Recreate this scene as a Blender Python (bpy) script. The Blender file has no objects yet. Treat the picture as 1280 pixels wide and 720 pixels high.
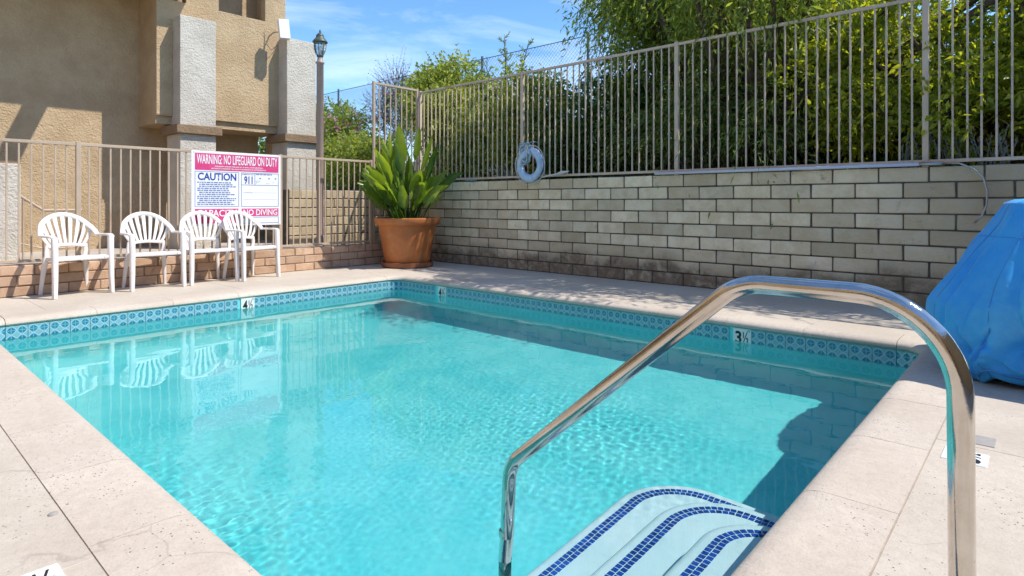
import bpy, bmesh, math, random
import numpy as np
from mathutils import Vector, Matrix
from mathutils import noise as mnoise

sc = bpy.context.scene
COL = sc.collection
rnd = random.Random(7)
rng = np.random.default_rng(11)
R = math.radians

# ------------------------------------------------------------------ camera
cam = bpy.data.cameras.new('camera')
cam_o = bpy.data.objects.new('camera', cam)
COL.objects.link(cam_o)
sc.camera = cam_o
cam.sensor_width = 36
cam.lens = 36 * 751 / 1280
cam.shift_y = -107 / 1280
cam.clip_start = 0.02
cam.clip_end = 2000
cam_o.location = (0, 0, 1.0)
cam_o.rotation_euler = (R(90), 0, R(41.8))

# ------------------------------------------------------------------ sky and sun
SUN = Vector((1, .64, 1.62)).normalized()
w = bpy.data.worlds.new('World')
sc.world = w
w.use_nodes = True
nt = w.node_tree
bg = nt.nodes['Background']
bg.inputs[1].default_value = .15
sky = nt.nodes.new('ShaderNodeTexSky')
sky.sky_type = 'NISHITA'
sky.sun_disc = False
sky.sun_elevation = math.asin(SUN.z)
sky.sun_rotation = math.atan2(SUN.x, SUN.y)
sky.altitude = 800
sky.air_density = 1.0
sky.dust_density = .15
sky.ozone_density = 3.0
tc = nt.nodes.new('ShaderNodeTexCoord')
mp = nt.nodes.new('ShaderNodeMapping')
mp.inputs['Scale'].default_value = (1.6, 1.6, 7.0)
mp.inputs['Rotation'].default_value = (.25, .12, .3)
nz = nt.nodes.new('ShaderNodeTexNoise')
nz.inputs['Scale'].default_value = 2.2
nz.inputs['Detail'].default_value = 9
nz.inputs['Roughness'].default_value = .62
nz.inputs['Distortion'].default_value = .5
rp = nt.nodes.new('ShaderNodeValToRGB')
rp.color_ramp.elements[0].position = .44
rp.color_ramp.elements[1].position = .80
rp.color_ramp.elements[1].color = (.40, .40, .40, 1)
hs = nt.nodes.new('ShaderNodeHueSaturation')
hs.inputs['Saturation'].default_value = 1.18
mx = nt.nodes.new('ShaderNodeMix')
mx.data_type = 'RGBA'
mx.inputs['B'].default_value = (6.2, 6.6, 7.2, 1)
nt.links.new(tc.outputs['Generated'], mp.inputs[0])
nt.links.new(mp.outputs[0], nz.inputs[0])
nt.links.new(nz.outputs['Fac'], rp.inputs[0])
nt.links.new(rp.outputs[0], mx.inputs['Factor'])
nt.links.new(sky.outputs[0], hs.inputs['Color'])
nt.links.new(hs.outputs[0], mx.inputs['A'])
nt.links.new(mx.outputs['Result'], bg.inputs[0])

sun = bpy.data.lights.new('sun', 'SUN')
sun.energy = 3.4
sun.angle = R(.53)
sun.color = (1, .95, .87)
sun_o = bpy.data.objects.new('sun', sun)
COL.objects.link(sun_o)
sun_o.rotation_euler = (-SUN).to_track_quat('-Z', 'Y').to_euler()
sun.cycles.is_caustics_light = True          # the sun is refracted by the rippled water

sc.view_settings.view_transform = 'Standard'
sc.view_settings.look = 'None'
sc.view_settings.gamma = 1
sc.view_settings.exposure = .76
sc.cycles.use_denoising = True
sc.cycles.caustics_refractive = True
sc.cycles.caustics_reflective = False
sc.cycles.sample_clamp_indirect = 6
sc.cycles.max_bounces = 8
sc.cycles.adaptive_threshold = .02
sc.cycles.transparent_max_bounces = 12

# ------------------------------------------------------------------ helpers
def org(p):
    v = Vector((0, 0, 0))
    while p is not None:
        v += p.location
        p = p.parent
    return v

def tag(o, label=None, cat=None, group=None, kind=None):
    if label: o['label'] = label
    if cat: o['category'] = cat
    if group: o['group'] = group
    if kind: o['kind'] = kind
    return o

def thing(name, label, cat, loc=(0, 0, 0), rz=0, group=None):
    o = bpy.data.objects.new(name, None)
    o.empty_display_size = .1
    COL.objects.link(o)
    o.location = loc
    o.rotation_euler = (0, 0, rz)
    return tag(o, label, cat, group)

def link(name, me, parent=None, loc=None):
    o = bpy.data.objects.new(name, me)
    COL.objects.link(o)
    o.parent = parent
    if loc is not None: o.location = loc
    return o

class MB:
    """collects vertices and faces of one mesh"""
    def __init__(s): s.v = []; s.f = []
    def add(s, v, f):
        n = len(s.v)
        s.v += [tuple(p) for p in v]
        s.f += [tuple(i + n for i in q) for q in f]
        return s
    def box(s, a, b):
        x0, y0, z0 = a; x1, y1, z1 = b
        return s.add([(x0,y0,z0),(x1,y0,z0),(x1,y1,z0),(x0,y1,z0),(x0,y0,z1),(x1,y0,z1),(x1,y1,z1),(x0,y1,z1)],
                     [(0,3,2,1),(4,5,6,7),(0,1,5,4),(1,2,6,5),(2,3,7,6),(3,0,4,7)])
    def tube(s, pts, rad, n=8, caps=True, flat=1.0):
        """tube along a polyline; rad a number or one per point"""
        P = [Vector(p) for p in pts]
        if not hasattr(rad, '__len__'): rad = [rad] * len(P)
        t0 = (P[1] - P[0]).normalized()
        up = Vector((0, 0, 1)) if abs(t0.z) < .9 else Vector((1, 0, 0))
        a = t0.cross(up).normalized()
        v = []; f = []
        for i, p in enumerate(P):
            t = (P[min(i+1, len(P)-1)] - P[max(i-1, 0)]).normalized()
            a = (a - t * a.dot(t)).normalized()
            b = t.cross(a)
            for k in range(n):
                an = 2 * math.pi * k / n
                v.append(p + (a * math.cos(an) + b * math.sin(an) * flat) * rad[i])
        for i in range(len(P) - 1):
            for k in range(n):
                k2 = (k + 1) % n
                f.append((i*n+k, i*n+k2, (i+1)*n+k2, (i+1)*n+k))
        if caps:
            f.append(tuple(reversed(range(n))))
            f.append(tuple(range((len(P)-1)*n, len(P)*n)))
        return s.add(v, f)
    def lathe(s, prof, c=(0, 0, 0), n=32, sx=1, sy=1):
        v = []; f = []
        for r, z in prof:
            for k in range(n):
                an = 2 * math.pi * k / n
                v.append((c[0] + r*sx*math.cos(an), c[1] + r*sy*math.sin(an), c[2] + z))
        for i in range(len(prof) - 1):
            for k in range(n):
                k2 = (k + 1) % n
                f.append((i*n+k, i*n+k2, (i+1)*n+k2, (i+1)*n+k))
        return s.add(v, f)
    def prism(s, poly, z0, z1):
        n = len(poly)
        return s.add([(x, y, z0) for x, y in poly] + [(x, y, z1) for x, y in poly],
                     [tuple(reversed(range(n))), tuple(range(n, 2*n))] + [(i, (i+1) % n, (i+1) % n + n, i+n) for i in range(n)])
    def mesh(s, name, m, smooth=False, off=Vector((0, 0, 0))):
        me = bpy.data.meshes.new(name)
        me.from_pydata([(x-off.x, y-off.y, z-off.z) for x, y, z in s.v], [], s.f)
        if m: me.materials.append(m)
        if smooth: me.polygons.foreach_set('use_smooth', [True] * len(me.polygons))
        return me
    def build(s, name, m, parent=None, smooth=False, local=False, bevel=0, seg=2):
        off = Vector((0, 0, 0)) if local else org(parent)
        me = s.mesh(name, m, smooth, off)
        if bevel: bev(me, bevel, seg)
        return link(name, me, parent)

def bev(me, w_, seg=2):
    bm = bmesh.new(); bm.from_mesh(me)
    ed = [e for e in bm.edges if len(e.link_faces) == 2 and e.calc_face_angle(0) > .5]
    bmesh.ops.bevel(bm, geom=ed, offset=w_, segments=seg, profile=.6, affect='EDGES', clamp_overlap=True)
    bm.to_mesh(me); bm.free()

def auto_smooth(o, ang=40):
    me = o.data
    me.polygons.foreach_set('use_smooth', [True] * len(me.polygons))
    bm = bmesh.new(); bm.from_mesh(me)
    for e in bm.edges:
        if len(e.link_faces) == 2 and e.calc_face_angle(0) > R(ang): e.smooth = False
    bm.to_mesh(me); bm.free()
    return o

def copy_tree(o, parent=None):
    c = o.copy(); COL.objects.link(c); c.parent = parent
    for ch in list(o.children): copy_tree(ch, c)
    return c

# ------------------------------------------------------------------ materials
def N(nt, t, **kw):
    n = nt.nodes.new('ShaderNode' + t)
    for k, v in kw.items():
        if k in n.inputs: n.inputs[k].default_value = v
        else: setattr(n, k, v)
    return n

def coords(nt, space):
    if space == 'world':
        g = nt.nodes.new('ShaderNodeNewGeometry'); return g.outputs['Position']
    t = nt.nodes.new('ShaderNodeTexCoord'); return t.outputs['Object']

def mixc(nt, fac, a, b, mode='MIX'):
    m = nt.nodes.new('ShaderNodeMix'); m.data_type = 'RGBA'; m.blend_type = mode
    for key, val in (('Factor', fac), ('A', a), ('B', b)):
        if isinstance(val, (int, float)): m.inputs[key].default_value = val
        elif isinstance(val, (tuple, list)): m.inputs[key].default_value = (*val[:3], 1)
        else: nt.links.new(val, m.inputs[key])
    return m.outputs['Result']

def ramp(nt, x, p0, p1, v0=0., v1=1.):
    m = nt.nodes.new('ShaderNodeMapRange'); m.interpolation_type = 'SMOOTHSTEP'
    m.inputs[1].default_value = p0; m.inputs[2].default_value = p1
    m.inputs[3].default_value = v0; m.inputs[4].default_value = v1
    nt.links.new(x, m.inputs[0]); return m.outputs[0]

def math_(nt, op, a, b=0.):
    m = nt.nodes.new('ShaderNodeMath'); m.operation = op
    for i, val in enumerate((a, b)):
        if isinstance(val, (int, float)): m.inputs[i].default_value = val
        else: nt.links.new(val, m.inputs[i])
    return m.outputs[0]

def noise(nt, co, scale, detail=6, rough=.6, dist=0.):
    n = N(nt, 'TexNoise', Scale=scale, Detail=detail, Roughness=rough, Distortion=dist)
    nt.links.new(co, n.inputs['Vector']); return n.outputs['Fac']

def mat(name, c1, c2=None, scale=4, rough=.7, bump=0, bscale=60, space='world', metal=0, var=0, dirt=None, dscale=3, lo=.35, hi=.65, spec=.5, bdetail=6, bdist=.01, coat=0):
    m = bpy.data.materials.new(name); m.use_nodes = True
    t = m.node_tree; b = t.nodes['Principled BSDF']
    co = coords(t, space)
    col = None
    if c2 is not None:
        col = mixc(t, ramp(t, noise(t, co, scale, 8, .65), lo, hi), c1, c2)
    if var:
        oi = t.nodes.new('ShaderNodeObjectInfo')
        hsv = N(t, 'HueSaturation')
        t.links.new(ramp(t, oi.outputs['Random'], 0, 1, 1 - var, 1 + var), hsv.inputs['Value'])
        if col is None: hsv.inputs['Color'].default_value = (*c1, 1)
        else: t.links.new(col, hsv.inputs['Color'])
        col = hsv.outputs[0]
    if dirt:
        col = mixc(t, ramp(t, noise(t, co, dscale, 8, .7, .4), .55, .75), col if col is not None else c1, dirt)
    if col is None: b.inputs['Base Color'].default_value = (*c1, 1)
    else: t.links.new(col, b.inputs['Base Color'])
    b.inputs['Roughness'].default_value = rough
    b.inputs['Metallic'].default_value = metal
    b.inputs['Specular IOR Level'].default_value = spec
    if coat: b.inputs['Coat Weight'].default_value = coat
    if bump:
        bp = N(t, 'Bump', Strength=bump, Distance=bdist)
        t.links.new(noise(t, co, bscale, bdetail, .6), bp.inputs['Height'])
        t.links.new(bp.outputs[0], b.inputs['Normal'])
    return m

def bsdf(m): return m.node_tree.nodes['Principled BSDF']

M = {}
def deck_mat(name, c1, c2, joint_shift=0):
    m = mat(name, c1, c2, 1.3, .75, .25, 90, lo=.3, hi=.7, var=.03)
    t = m.node_tree; b = bsdf(m); co = coords(t, 'world')
    # pitting: small dark pinholes that come in patches
    vo = N(t, 'TexVoronoi', Scale=80.); vo.feature = 'F1'
    t.links.new(co, vo.inputs['Vector'])
    wn = N(t, 'TexWhiteNoise'); t.links.new(vo.outputs['Position'], wn.inputs['Vector'])
    hole = math_(t, 'MULTIPLY', ramp(t, vo.outputs['Distance'], .27, .15), ramp(t, wn.outputs['Value'], .68, .73))
    patch = ramp(t, noise(t, co, 2.6, 4, .7), .46, .58)
    fac = math_(t, 'MULTIPLY', hole, patch)
    # faint scuffs and streaks
    mp_ = N(t, 'Mapping'); mp_.inputs['Scale'].default_value = (3.5, 16, 3); mp_.inputs['Rotation'].default_value = (0, 0, .5)
    t.links.new(co, mp_.inputs[0])
    streak = ramp(t, noise(t, mp_.outputs[0], 1.6, 9, .72), .60, .80)
    blot = ramp(t, noise(t, co, 4.2, 8, .75, .6), .60, .80)
    old = b.inputs['Base Color'].links[0].from_socket
    c = mixc(t, math_(t, 'MULTIPLY', streak, .5), old, (.33, .27, .22))
    c = mixc(t, math_(t, 'MULTIPLY', blot, .4), c, (.36, .29, .23))
    g1 = noise(t, co, 26, 6, .75); g2 = noise(t, co, 130, 4, .7)
    c = mixc(t, ramp(t, g1, .35, .75, 0., .30), c, (.30, .245, .195))
    c = mixc(t, ramp(t, g2, .50, .72, 0., .35), c, (.26, .215, .17))
    vc = N(t, 'TexVoronoi', Scale=.75); vc.feature = 'DISTANCE_TO_EDGE'
    dn = N(t, 'TexNoise', Scale=3.5, Detail=6.); t.links.new(co, dn.inputs['Vector'])
    t.links.new(mixc(t, .22, co, dn.outputs['Color'], 'ADD'), vc.inputs['Vector'])
    crack = math_(t, 'MULTIPLY', ramp(t, vc.outputs['Distance'], .0035, .001), ramp(t, noise(t, co, .9, 3), .50, .56))
    c = mixc(t, math_(t, 'MULTIPLY', crack, .22), c, (.12, .095, .075))
    c = mixc(t, fac, c, (.10, .08, .06))
    t.links.new(c, b.inputs['Base Color'])
    bp = [n for n in t.nodes if n.type == 'BUMP'][0]
    bp2 = N(t, 'Bump', Strength=.6, Distance=.004); bp2.invert = True
    t.links.new(fac, bp2.inputs['Height']); t.links.new(bp.outputs[0], bp2.inputs['Normal'])
    t.links.new(bp2.outputs[0], b.inputs['Normal'])
    return m
M['deck'] = deck_mat('deck concrete', (.48, .41, .33), (.58, .51, .425))
M['coping'] = deck_mat('coping concrete', (.50, .42, .34), (.60, .52, .435))
M['bed'] = mat('mortar bed', (.42, .35, .28), (.32, .265, .21), 9, .95)
def stucco(name, c1, c2):
    m = mat(name, c1, c2, 2.2, .9, .8, 42, bdist=.016, bdetail=10)
    t = m.node_tree; co = coords(t, 'world')
    vo = N(t, 'TexVoronoi', Scale=30.); vo.feature = 'SMOOTH_F1'
    dn = N(t, 'TexNoise', Scale=14.); t.links.new(co, dn.inputs['Vector'])
    mm = mixc(t, .12, co, dn.outputs['Color'], 'ADD')
    t.links.new(mm, vo.inputs['Vector'])
    bp = [n for n in t.nodes if n.type == 'BUMP'][0]
    bp2 = N(t, 'Bump', Strength=.7, Distance=.013)
    t.links.new(vo.outputs['Distance'], bp2.inputs['Height']); t.links.new(bp.outputs[0], bp2.inputs['Normal'])
    t.links.new(bp2.outputs[0], bsdf(m).inputs['Normal'])
    return m
M['stucco'] = stucco('tan stucco', (.43, .305, .175), (.51, .375, .225))
M['stucco_white'] = stucco('off white stucco', (.49, .445, .375), (.59, .545, .47))
M['trim'] = stucco('brown stucco trim', (.22, .145, .085), (.27, .185, .11))
M['dark'] = mat('dark interior', (.10, .07, .045), rough=.9)
M['fence'] = mat('beige fence paint', (.56, .435, .33), (.62, .495, .385), 3, .55, .1, 200, dirt=(.22, .12, .07), dscale=2.2)
M['fence2'] = mat('tan fence paint', (.42, .32, .23), (.47, .365, .27), 3, .55, .1, 200, dirt=(.36, .22, .12), dscale=2.0)
M['mortar'] = mat('grey mortar', (.13, .11, .085), (.075, .06, .048), 9, .95, .5, 150)
M['brick_mortar'] = mat('brown mortar', (.25, .175, .12), (.17, .12, .085), 9, .95, .5, 150)
def block_mat(name, c1, c2, dirt_top, var):
    m = mat(name, c1, c2, 6, .9, .9, 45, var=var, bdist=.012, bdetail=9)
    t = m.node_tree; b = bsdf(m); co = coords(t, 'world')
    sx = N(t, 'SeparateXYZ'); t.links.new(co, sx.inputs[0])
    n1 = noise(t, co, 1.5, 6, .7); n2 = noise(t, co, 7, 8, .7, .5)
    h = math_(t, 'ADD', sx.outputs['Z'], math_(t, 'MULTIPLY', math_(t, 'SUBTRACT', n1, .5), -.7))
    low = ramp(t, h, dirt_top, dirt_top - .25)           # splashed and damp soil stain on the lowest courses
    low = math_(t, 'MULTIPLY', low, ramp(t, n2, .25, .6, .35, .95))
    old = b.inputs['Base Color'].links[0].from_socket
    oi = t.nodes.new('ShaderNodeObjectInfo')
    wn_ = N(t, 'TexWhiteNoise'); wn_.noise_dimensions = '1D'; t.links.new(oi.outputs['Random'], wn_.inputs['W'])
    old = mixc(t, ramp(t, wn_.outputs['Value'], .45, 1., 0., .55), old, (.44, .335, .20))   # some blocks are browner
    c = mixc(t, low, old, (.19, .135, .085))
    c = mixc(t, math_(t, 'MULTIPLY', ramp(t, n2, .58, .74), .6), c, (.22, .165, .11))
    xs = ramp(t, math_(t, 'ADD', sx.outputs['X'], math_(t, 'MULTIPLY', n1, 1.6)), -1.2, 1.0)   # browner blocks toward the right end
    c = mixc(t, math_(t, 'MULTIPLY', xs, .65), c, (.28, .20, .12))
    t.links.new(c, b.inputs['Base Color'])
    return m
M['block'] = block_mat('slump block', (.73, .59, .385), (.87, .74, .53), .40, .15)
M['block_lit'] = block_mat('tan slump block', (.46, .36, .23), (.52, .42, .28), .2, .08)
M['brick'] = mat('salmon brick', (.47, .295, .185), (.56, .38, .26), 6, .9, .5, 60, var=.13, dirt=(.30, .18, .11), dscale=5)
M['white_plastic'] = mat('white plastic', (.74, .69, .66), (.80, .76, .73), 3, .38, space='object', dirt=(.55, .47, .42), dscale=6)
M['terracotta'] = mat('terracotta', (.40, .125, .032), (.50, .175, .05), 3, .55, .15, 80, space='object', dirt=(.46, .26, .14), dscale=3.5)
M['saucer'] = mat('dark terracotta', (.25, .085, .035), (.32, .12, .05), 4, .6, .2, 80, space='object')
M['soil'] = mat('soil', (.05, .035, .02), (.09, .06, .04), 20, .95, .8, 60)
M['hill'] = mat('dry soil and leaf litter', (.06, .048, .03), (.13, .095, .06), 8, .95, 1, 30)
M['chrome'] = mat('polished steel', (.52, .48, .43), (.62, .59, .55), 8, .09, .03, 260, metal=1, space='object')
_t = M['chrome'].node_tree
_sp = ramp(_t, noise(_t, coords(_t, 'object'), 70, 3, .8), .60, .74, .045, .22)
_t.links.new(_sp, bsdf(M['chrome']).inputs['Roughness'])
M['steel_dull'] = mat('dull steel', (.42, .42, .42), rough=.35, metal=1)
M['blue_tile'] = mat('cobalt mosaic tile', (.008, .055, .30), (.015, .085, .38), 30, .12, var=.22)
M['white_tile'] = mat('white marker tile', (.78, .78, .76), rough=.3)
M['black'] = mat('black lettering', (.012, .012, .014), rough=.5)
M['sign_white'] = mat('sign white', (.80, .80, .82), rough=.4)
M['sign_red'] = mat('faded sign red', (.60, .035, .17), (.66, .08, .24), 4, .45)
M['sign_blue'] = mat('sign blue', (.012, .055, .30), rough=.45)
M['sign_pale'] = mat('faded print', (.50, .54, .62), rough=.5)
M['lamp_green'] = mat('verdigris lantern metal', (.045, .075, .065), (.10, .12, .09), 30, .45, space='object')
M['post_paint'] = mat('mauve post paint', (.34, .245, .205), (.38, .28, .235), 3, .5)
M['ring'] = mat('life ring vinyl', (.42, .57, .80), (.54, .68, .86), 6, .42, space='object', dirt=(.42, .50, .60), dscale=9)
M['rope_blue'] = mat('blue rope', (.10, .27, .42), (.30, .45, .55), 60, .8)
M['rope_white'] = mat('pale rope', (.62, .62, .58), rough=.8)
M['pole_white'] = mat('white and blue pole', (.62, .66, .76), rough=.35)
M['wire'] = mat('galvanised wire', (.16, .17, .18), rough=.5, metal=.6)
M['white_box'] = mat('white metal box', (.80, .80, .79), rough=.45)
M['grey'] = mat('grey plate', (.30, .28, .26), (.36, .33, .31), 20, .7)
M['black_plastic'] = mat('black plastic', (.02, .02, .022), rough=.5)
M['bark'] = mat('bark', (.085, .06, .04), (.14, .105, .075), 20, .95, .6, 60)
M['twig'] = mat('dry twig', (.16, .11, .075), rough=.9)

def leaf_mat(name, c1, c2, trans=.35, rough=.45):
    m = bpy.data.materials.new(name); m.use_nodes = True
    t = m.node_tree; b = bsdf(m); out = t.nodes['Material Output']
    at = N(t, 'Attribute'); at.attribute_name = 'tint'
    col = mixc(t, at.outputs['Fac'], c1, c2)
    t.links.new(col, b.inputs['Base Color'])
    b.inputs['Roughness'].default_value = rough
    tr = N(t, 'BsdfTranslucent')
    hs_ = N(t, 'HueSaturation', Hue=.48, Saturation=1.1, Value=1.6)
    t.links.new(col, hs_.inputs['Color']); t.links.new(hs_.outputs[0], tr.inputs['Color'])
    mx_ = N(t, 'MixShader'); mx_.inputs[0].default_value = trans
    t.links.new(b.outputs[0], mx_.inputs[1]); t.links.new(tr.outputs[0], mx_.inputs[2])
    t.links.new(mx_.outputs[0], out.inputs[0])
    return m
M['leaf_tree'] = leaf_mat('tree leaf', (.07, .14, .024), (.36, .44, .08), .55)
M['leaf_dark'] = leaf_mat('dark hedge leaf', (.04, .09, .018), (.15, .24, .045), .42)
M['leaf_yellow'] = leaf_mat('yellow green leaf', (.08, .155, .018), (.54, .58, .07), .56)
M['leaf_lime'] = leaf_mat('fresh shrub leaf', (.12, .19, .03), (.42, .47, .09), .5)
M['leaf_feather'] = leaf_mat('feathery leaf', (.09, .15, .035), (.27, .37, .09), .48)
M['leaf_brown'] = leaf_mat('withered leaf', (.10, .055, .035), (.20, .13, .08), .2)
M['leaf_pink'] = leaf_mat('pink flower', (.40, .16, .20), (.60, .32, .36), .3)
M['leaf_silver'] = leaf_mat('silver leaf', (.26, .29, .24), (.48, .50, .45), .1, .7)
M['leaf_paddle'] = leaf_mat('bird of paradise leaf', (.035, .10, .015), (.30, .42, .055), .4, .28)
# ------------------------------------------------------------------ pool and deck
PX0, PX1, PY0, PY1 = -6.63, -.66, .78, 5.06      # inner edge of the coping
WZ = -.172                                        # water level
CW = .30                                          # coping width
RC = .16                                          # corner radius

def rrect(off, n=7):
    """rounded rectangle, inset by off; returns points with outward normals"""
    r = max(RC - off, .004)
    x0, x1, y0, y1 = PX0 + off, PX1 - off, PY0 + off, PY1 - off
    P = []
    for cx_, cy_, a0 in ((x1-r, y0+r, -90), (x1-r, y1-r, 0), (x0+r, y1-r, 90), (x0+r, y0+r, 180)):
        for k in range(n):
            a = R(a0 + 90 * k / (n-1))
            P.append((cx_ + r*math.cos(a), cy_ + r*math.sin(a)))
    return P

deck = thing('deck', 'pale pitted concrete deck around the pool', 'deck', (0, 0, 0))
deck['kind'] = 'structure'
del deck['category']
def slab_cells(x0, x1, y0, y1, sx, sy):
    nx = max(1, round((x1-x0)/sx)); ny = max(1, round((y1-y0)/sy))
    for i in range(nx):
        for j in range(ny):
            a0 = x0 + (x1-x0)*i/nx; a1 = x0 + (x1-x0)*(i+1)/nx
            b0 = y0 + (y1-y0)*j/ny; b1 = y0 + (y1-y0)*(j+1)/ny
            g = .0007
            MB().box((a0+g, b0+g, -.10), (a1-g, b1-g, 0)).build('slab', M['deck'], deck, bevel=.003, seg=1)
OX0, OX1, OY0, OY1 = PX0-CW-.001, PX1+CW+.001, PY0-CW-.001, PY1+CW+.001
slab_cells(-8.16, OX0, -6, 6.73, 1.3, 1.75)
slab_cells(OX1, 5.0, -6, 6.73, 1.75, 1.9)
slab_cells(OX0, OX1, OY1, 6.73, 1.5, 1.4)
slab_cells(OX0, OX1, -6, OY0, 1.55, 1.85)
# sand and mortar under the joints: a ring below the slabs
b = MB()
for q in (((-8.16, -6), (OX0-.05, 6.73)), ((OX1+.05, -6), (5, 6.73)), ((OX0-.05, OY1+.05), (OX1+.05, 6.73)), ((OX0-.05, -6), (OX1+.05, OY0-.05))):
    b.box((q[0][0], q[0][1], -.2), (q[1][0], q[1][1], -.002))
for q in (((OX0-.05, OY0-.05), (PX0-.14, OY1+.05)), ((PX1+.14, OY0-.05), (OX1+.05, OY1+.05)), ((PX0-.14, PY1+.14), (PX1+.14, OY1+.05)), ((PX0-.14, OY0-.05), (PX1+.14, PY0-.14))):
    b.box((q[0][0], q[0][1], -.2), (q[1][0], q[1][1], -.002))
b.build('joint_bed', M['bed'], deck)

# coping stones with a rolled edge
PROF = [(.10, .002), (.075, .001), (.05, -.003), (.028, -.010), (.012, -.020), (.003, -.032), (0, -.044), (.006, -.055), (.02, -.062), (.06, -.064)]
coping = thing('pool_coping', None, None)
coping['kind'] = 'structure'
def coping_piece(sections):
    """sections: list of (inner xy, outward direction xy, outer distance)"""
    b = MB(); n = len(PROF) + 2
    v = []
    for (p, d, L) in sections:
        ring = [(L, .002)] + PROF + [(L, -.064)]
        for u, z in ring: v.append((p[0] + d[0]*u, p[1] + d[1]*u, z + rnd.uniform(-.0004, .0004)))
    f = []
    for i in range(len(sections) - 1):
        for k in range(n):
            k2 = (k+1) % n
            f.append((i*n+k, (i+1)*n+k, (i+1)*n+k2, i*n+k2))
    f.append(tuple(range(n))); f.append(tuple(reversed(range((len(sections)-1)*n, len(sections)*n))))
    b.add(v, f)
    o = b.build('coping_stone', M['coping'], coping)
    auto_smooth(o, 35)
def coping_run(a, b_, d):
    L = math.hypot(b_[0]-a[0], b_[1]-a[1]); n = max(1, round(L/.64)); e = ((b_[0]-a[0])/L, (b_[1]-a[1])/L)
    for i in range(n):
        s0 = L*i/n + .0014; s1 = L*(i+1)/n - .0014
        coping_piece([((a[0]+e[0]*(s0+(s1-s0)*k/4), a[1]+e[1]*(s0+(s1-s0)*k/4)), d, CW) for k in range(5)])
coping_run((PX0+RC, PY0), (PX1-RC, PY0), (0, -1))
coping_run((PX1, PY0+RC), (PX1, PY1-RC), (1, 0))
coping_run((PX1-RC, PY1), (PX0+RC, PY1), (0, 1))
coping_run((PX0, PY1-RC), (PX0, PY0+RC), (-1, 0))
for cx_, cy_, a0 in ((PX1-RC, PY0+RC, -90), (PX1-RC, PY1-RC, 0), (PX0+RC, PY1-RC, 90), (PX0+RC, PY0+RC, 180)):
    S_ = []
    for k in range(13):
        a = R(a0 + 1.2 + 87.6*k/12); c, s = math.cos(a), math.sin(a)
        S_.append(((cx_ + RC*c, cy_ + RC*s), (c, s), (RC+CW)/max(abs(c), abs(s)) - RC))
    coping_piece(S_)

# plaster shell
M['plaster'] = mat('aqua pool plaster', (.11, .68, .69), (.18, .75, .75), 2.2, .8, .15, 40)
M['step_plaster'] = mat('white step plaster', (.62, .80, .82), (.70, .84, .85), 3, .8, .1, 40, dirt=(.50, .70, .70), dscale=9)
def floor_z(x):
    t = (x - PX1) / (PX0 - PX1)
    return -1.0 - .32 * min(1, max(0, t))
b = MB(); CR = .30
ring_specs = [(-.02, None, -.05)] + [(-.02, 0, CR)] + [(-.02 + CR*(1-math.cos(R(a))), 0, CR*(1-math.sin(R(a)))) for a in range(10, 91, 10)]
rings = []
for off, kind_, h in ring_specs:
    P = rrect(off)
    rings.append([(x, y, h if kind_ is None else floor_z(x) + h) for x, y in P])
nr = len(rings[0])
v = [p for r_ in rings for p in r_]; f = []
for i in range(len(rings) - 1):
    for k in range(nr):
        k2 = (k+1) % nr
        f.append((i*nr+k, i*nr+k2, (i+1)*nr+k2, (i+1)*nr+k))
f.append(tuple(range((len(rings)-1)*nr, len(rings)*nr)))
shell = MB().add(v, f).build('pool_shell', M['plaster'], None, smooth=True)
auto_smooth(shell, 50)
tag(shell, 'aqua plastered walls and floor of the swimming pool', None, kind='structure')
shell.cycles.is_caustics_receiver = True

# waterline tiles: 6 inch ceramic with a disc and lattice motif
def tile_mat():
    m = bpy.data.materials.new('patterned waterline tile'); m.use_nodes = True
    t = m.node_tree; b = bsdf(m)
    tc_ = N(t, 'TexCoord'); sx = N(t, 'SeparateXYZ'); t.links.new(tc_.outputs['Object'], sx.inputs[0])
    P = .0745
    def cell(s): return math_(t, 'SUBTRACT', math_(t, 'FRACT', math_(t, 'ADD', math_(t, 'DIVIDE', s, P), 10.0)), .5)
    px = cell(sx.outputs['X']); pz = cell(math_(t, 'ADD', sx.outputs['Z'], 0.0))
    ax = math_(t, 'ABSOLUTE', px); az = math_(t, 'ABSOLUTE', pz)
    r_ = math_(t, 'SQRT', math_(t, 'ADD', math_(t, 'MULTIPLY', px, px), math_(t, 'MULTIPLY', pz, pz)))
    disc = ramp(t, r_, .38, .34)
    cross = ramp(t, math_(t, 'MINIMUM', ax, az), .045, .025)
    dia = math_(t, 'ABSOLUTE', math_(t, 'SUBTRACT', math_(t, 'ADD', ax, az), .56))
    lat = ramp(t, dia, .075, .045)
    co = coords(t, 'world')
    bgc = mixc(t, noise(t, co, 40, 3), (.17, .39, .46), (.24, .46, .53))
    dc = mixc(t, noise(t, co, 30, 3), (.015, .19, .29), (.025, .24, .34))
    c = mixc(t, disc, bgc, dc)
    c = mixc(t, math_(t, 'MULTIPLY', cross, disc), c, (.20, .42, .53))
    c = mixc(t, lat, c, (.38, .55, .60))
    t.links.new(c, b.inputs['Base Color']); b.inputs['Roughness'].default_value = .18
    return m
M['pool_tile'] = tile_mat()
TH = .152
def tile_mesh(wd):
    b = MB().box((-wd/2+.0015, -.004, -TH/2+.0015), (wd/2-.0015, .006, TH/2-.0015))
    me = b.mesh('waterline_tile', M['pool_tile']); bev(me, .0015, 1); return me
band = thing('waterline_tiles', None, None); band['kind'] = 'structure'
tz = -.064 - TH/2
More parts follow.
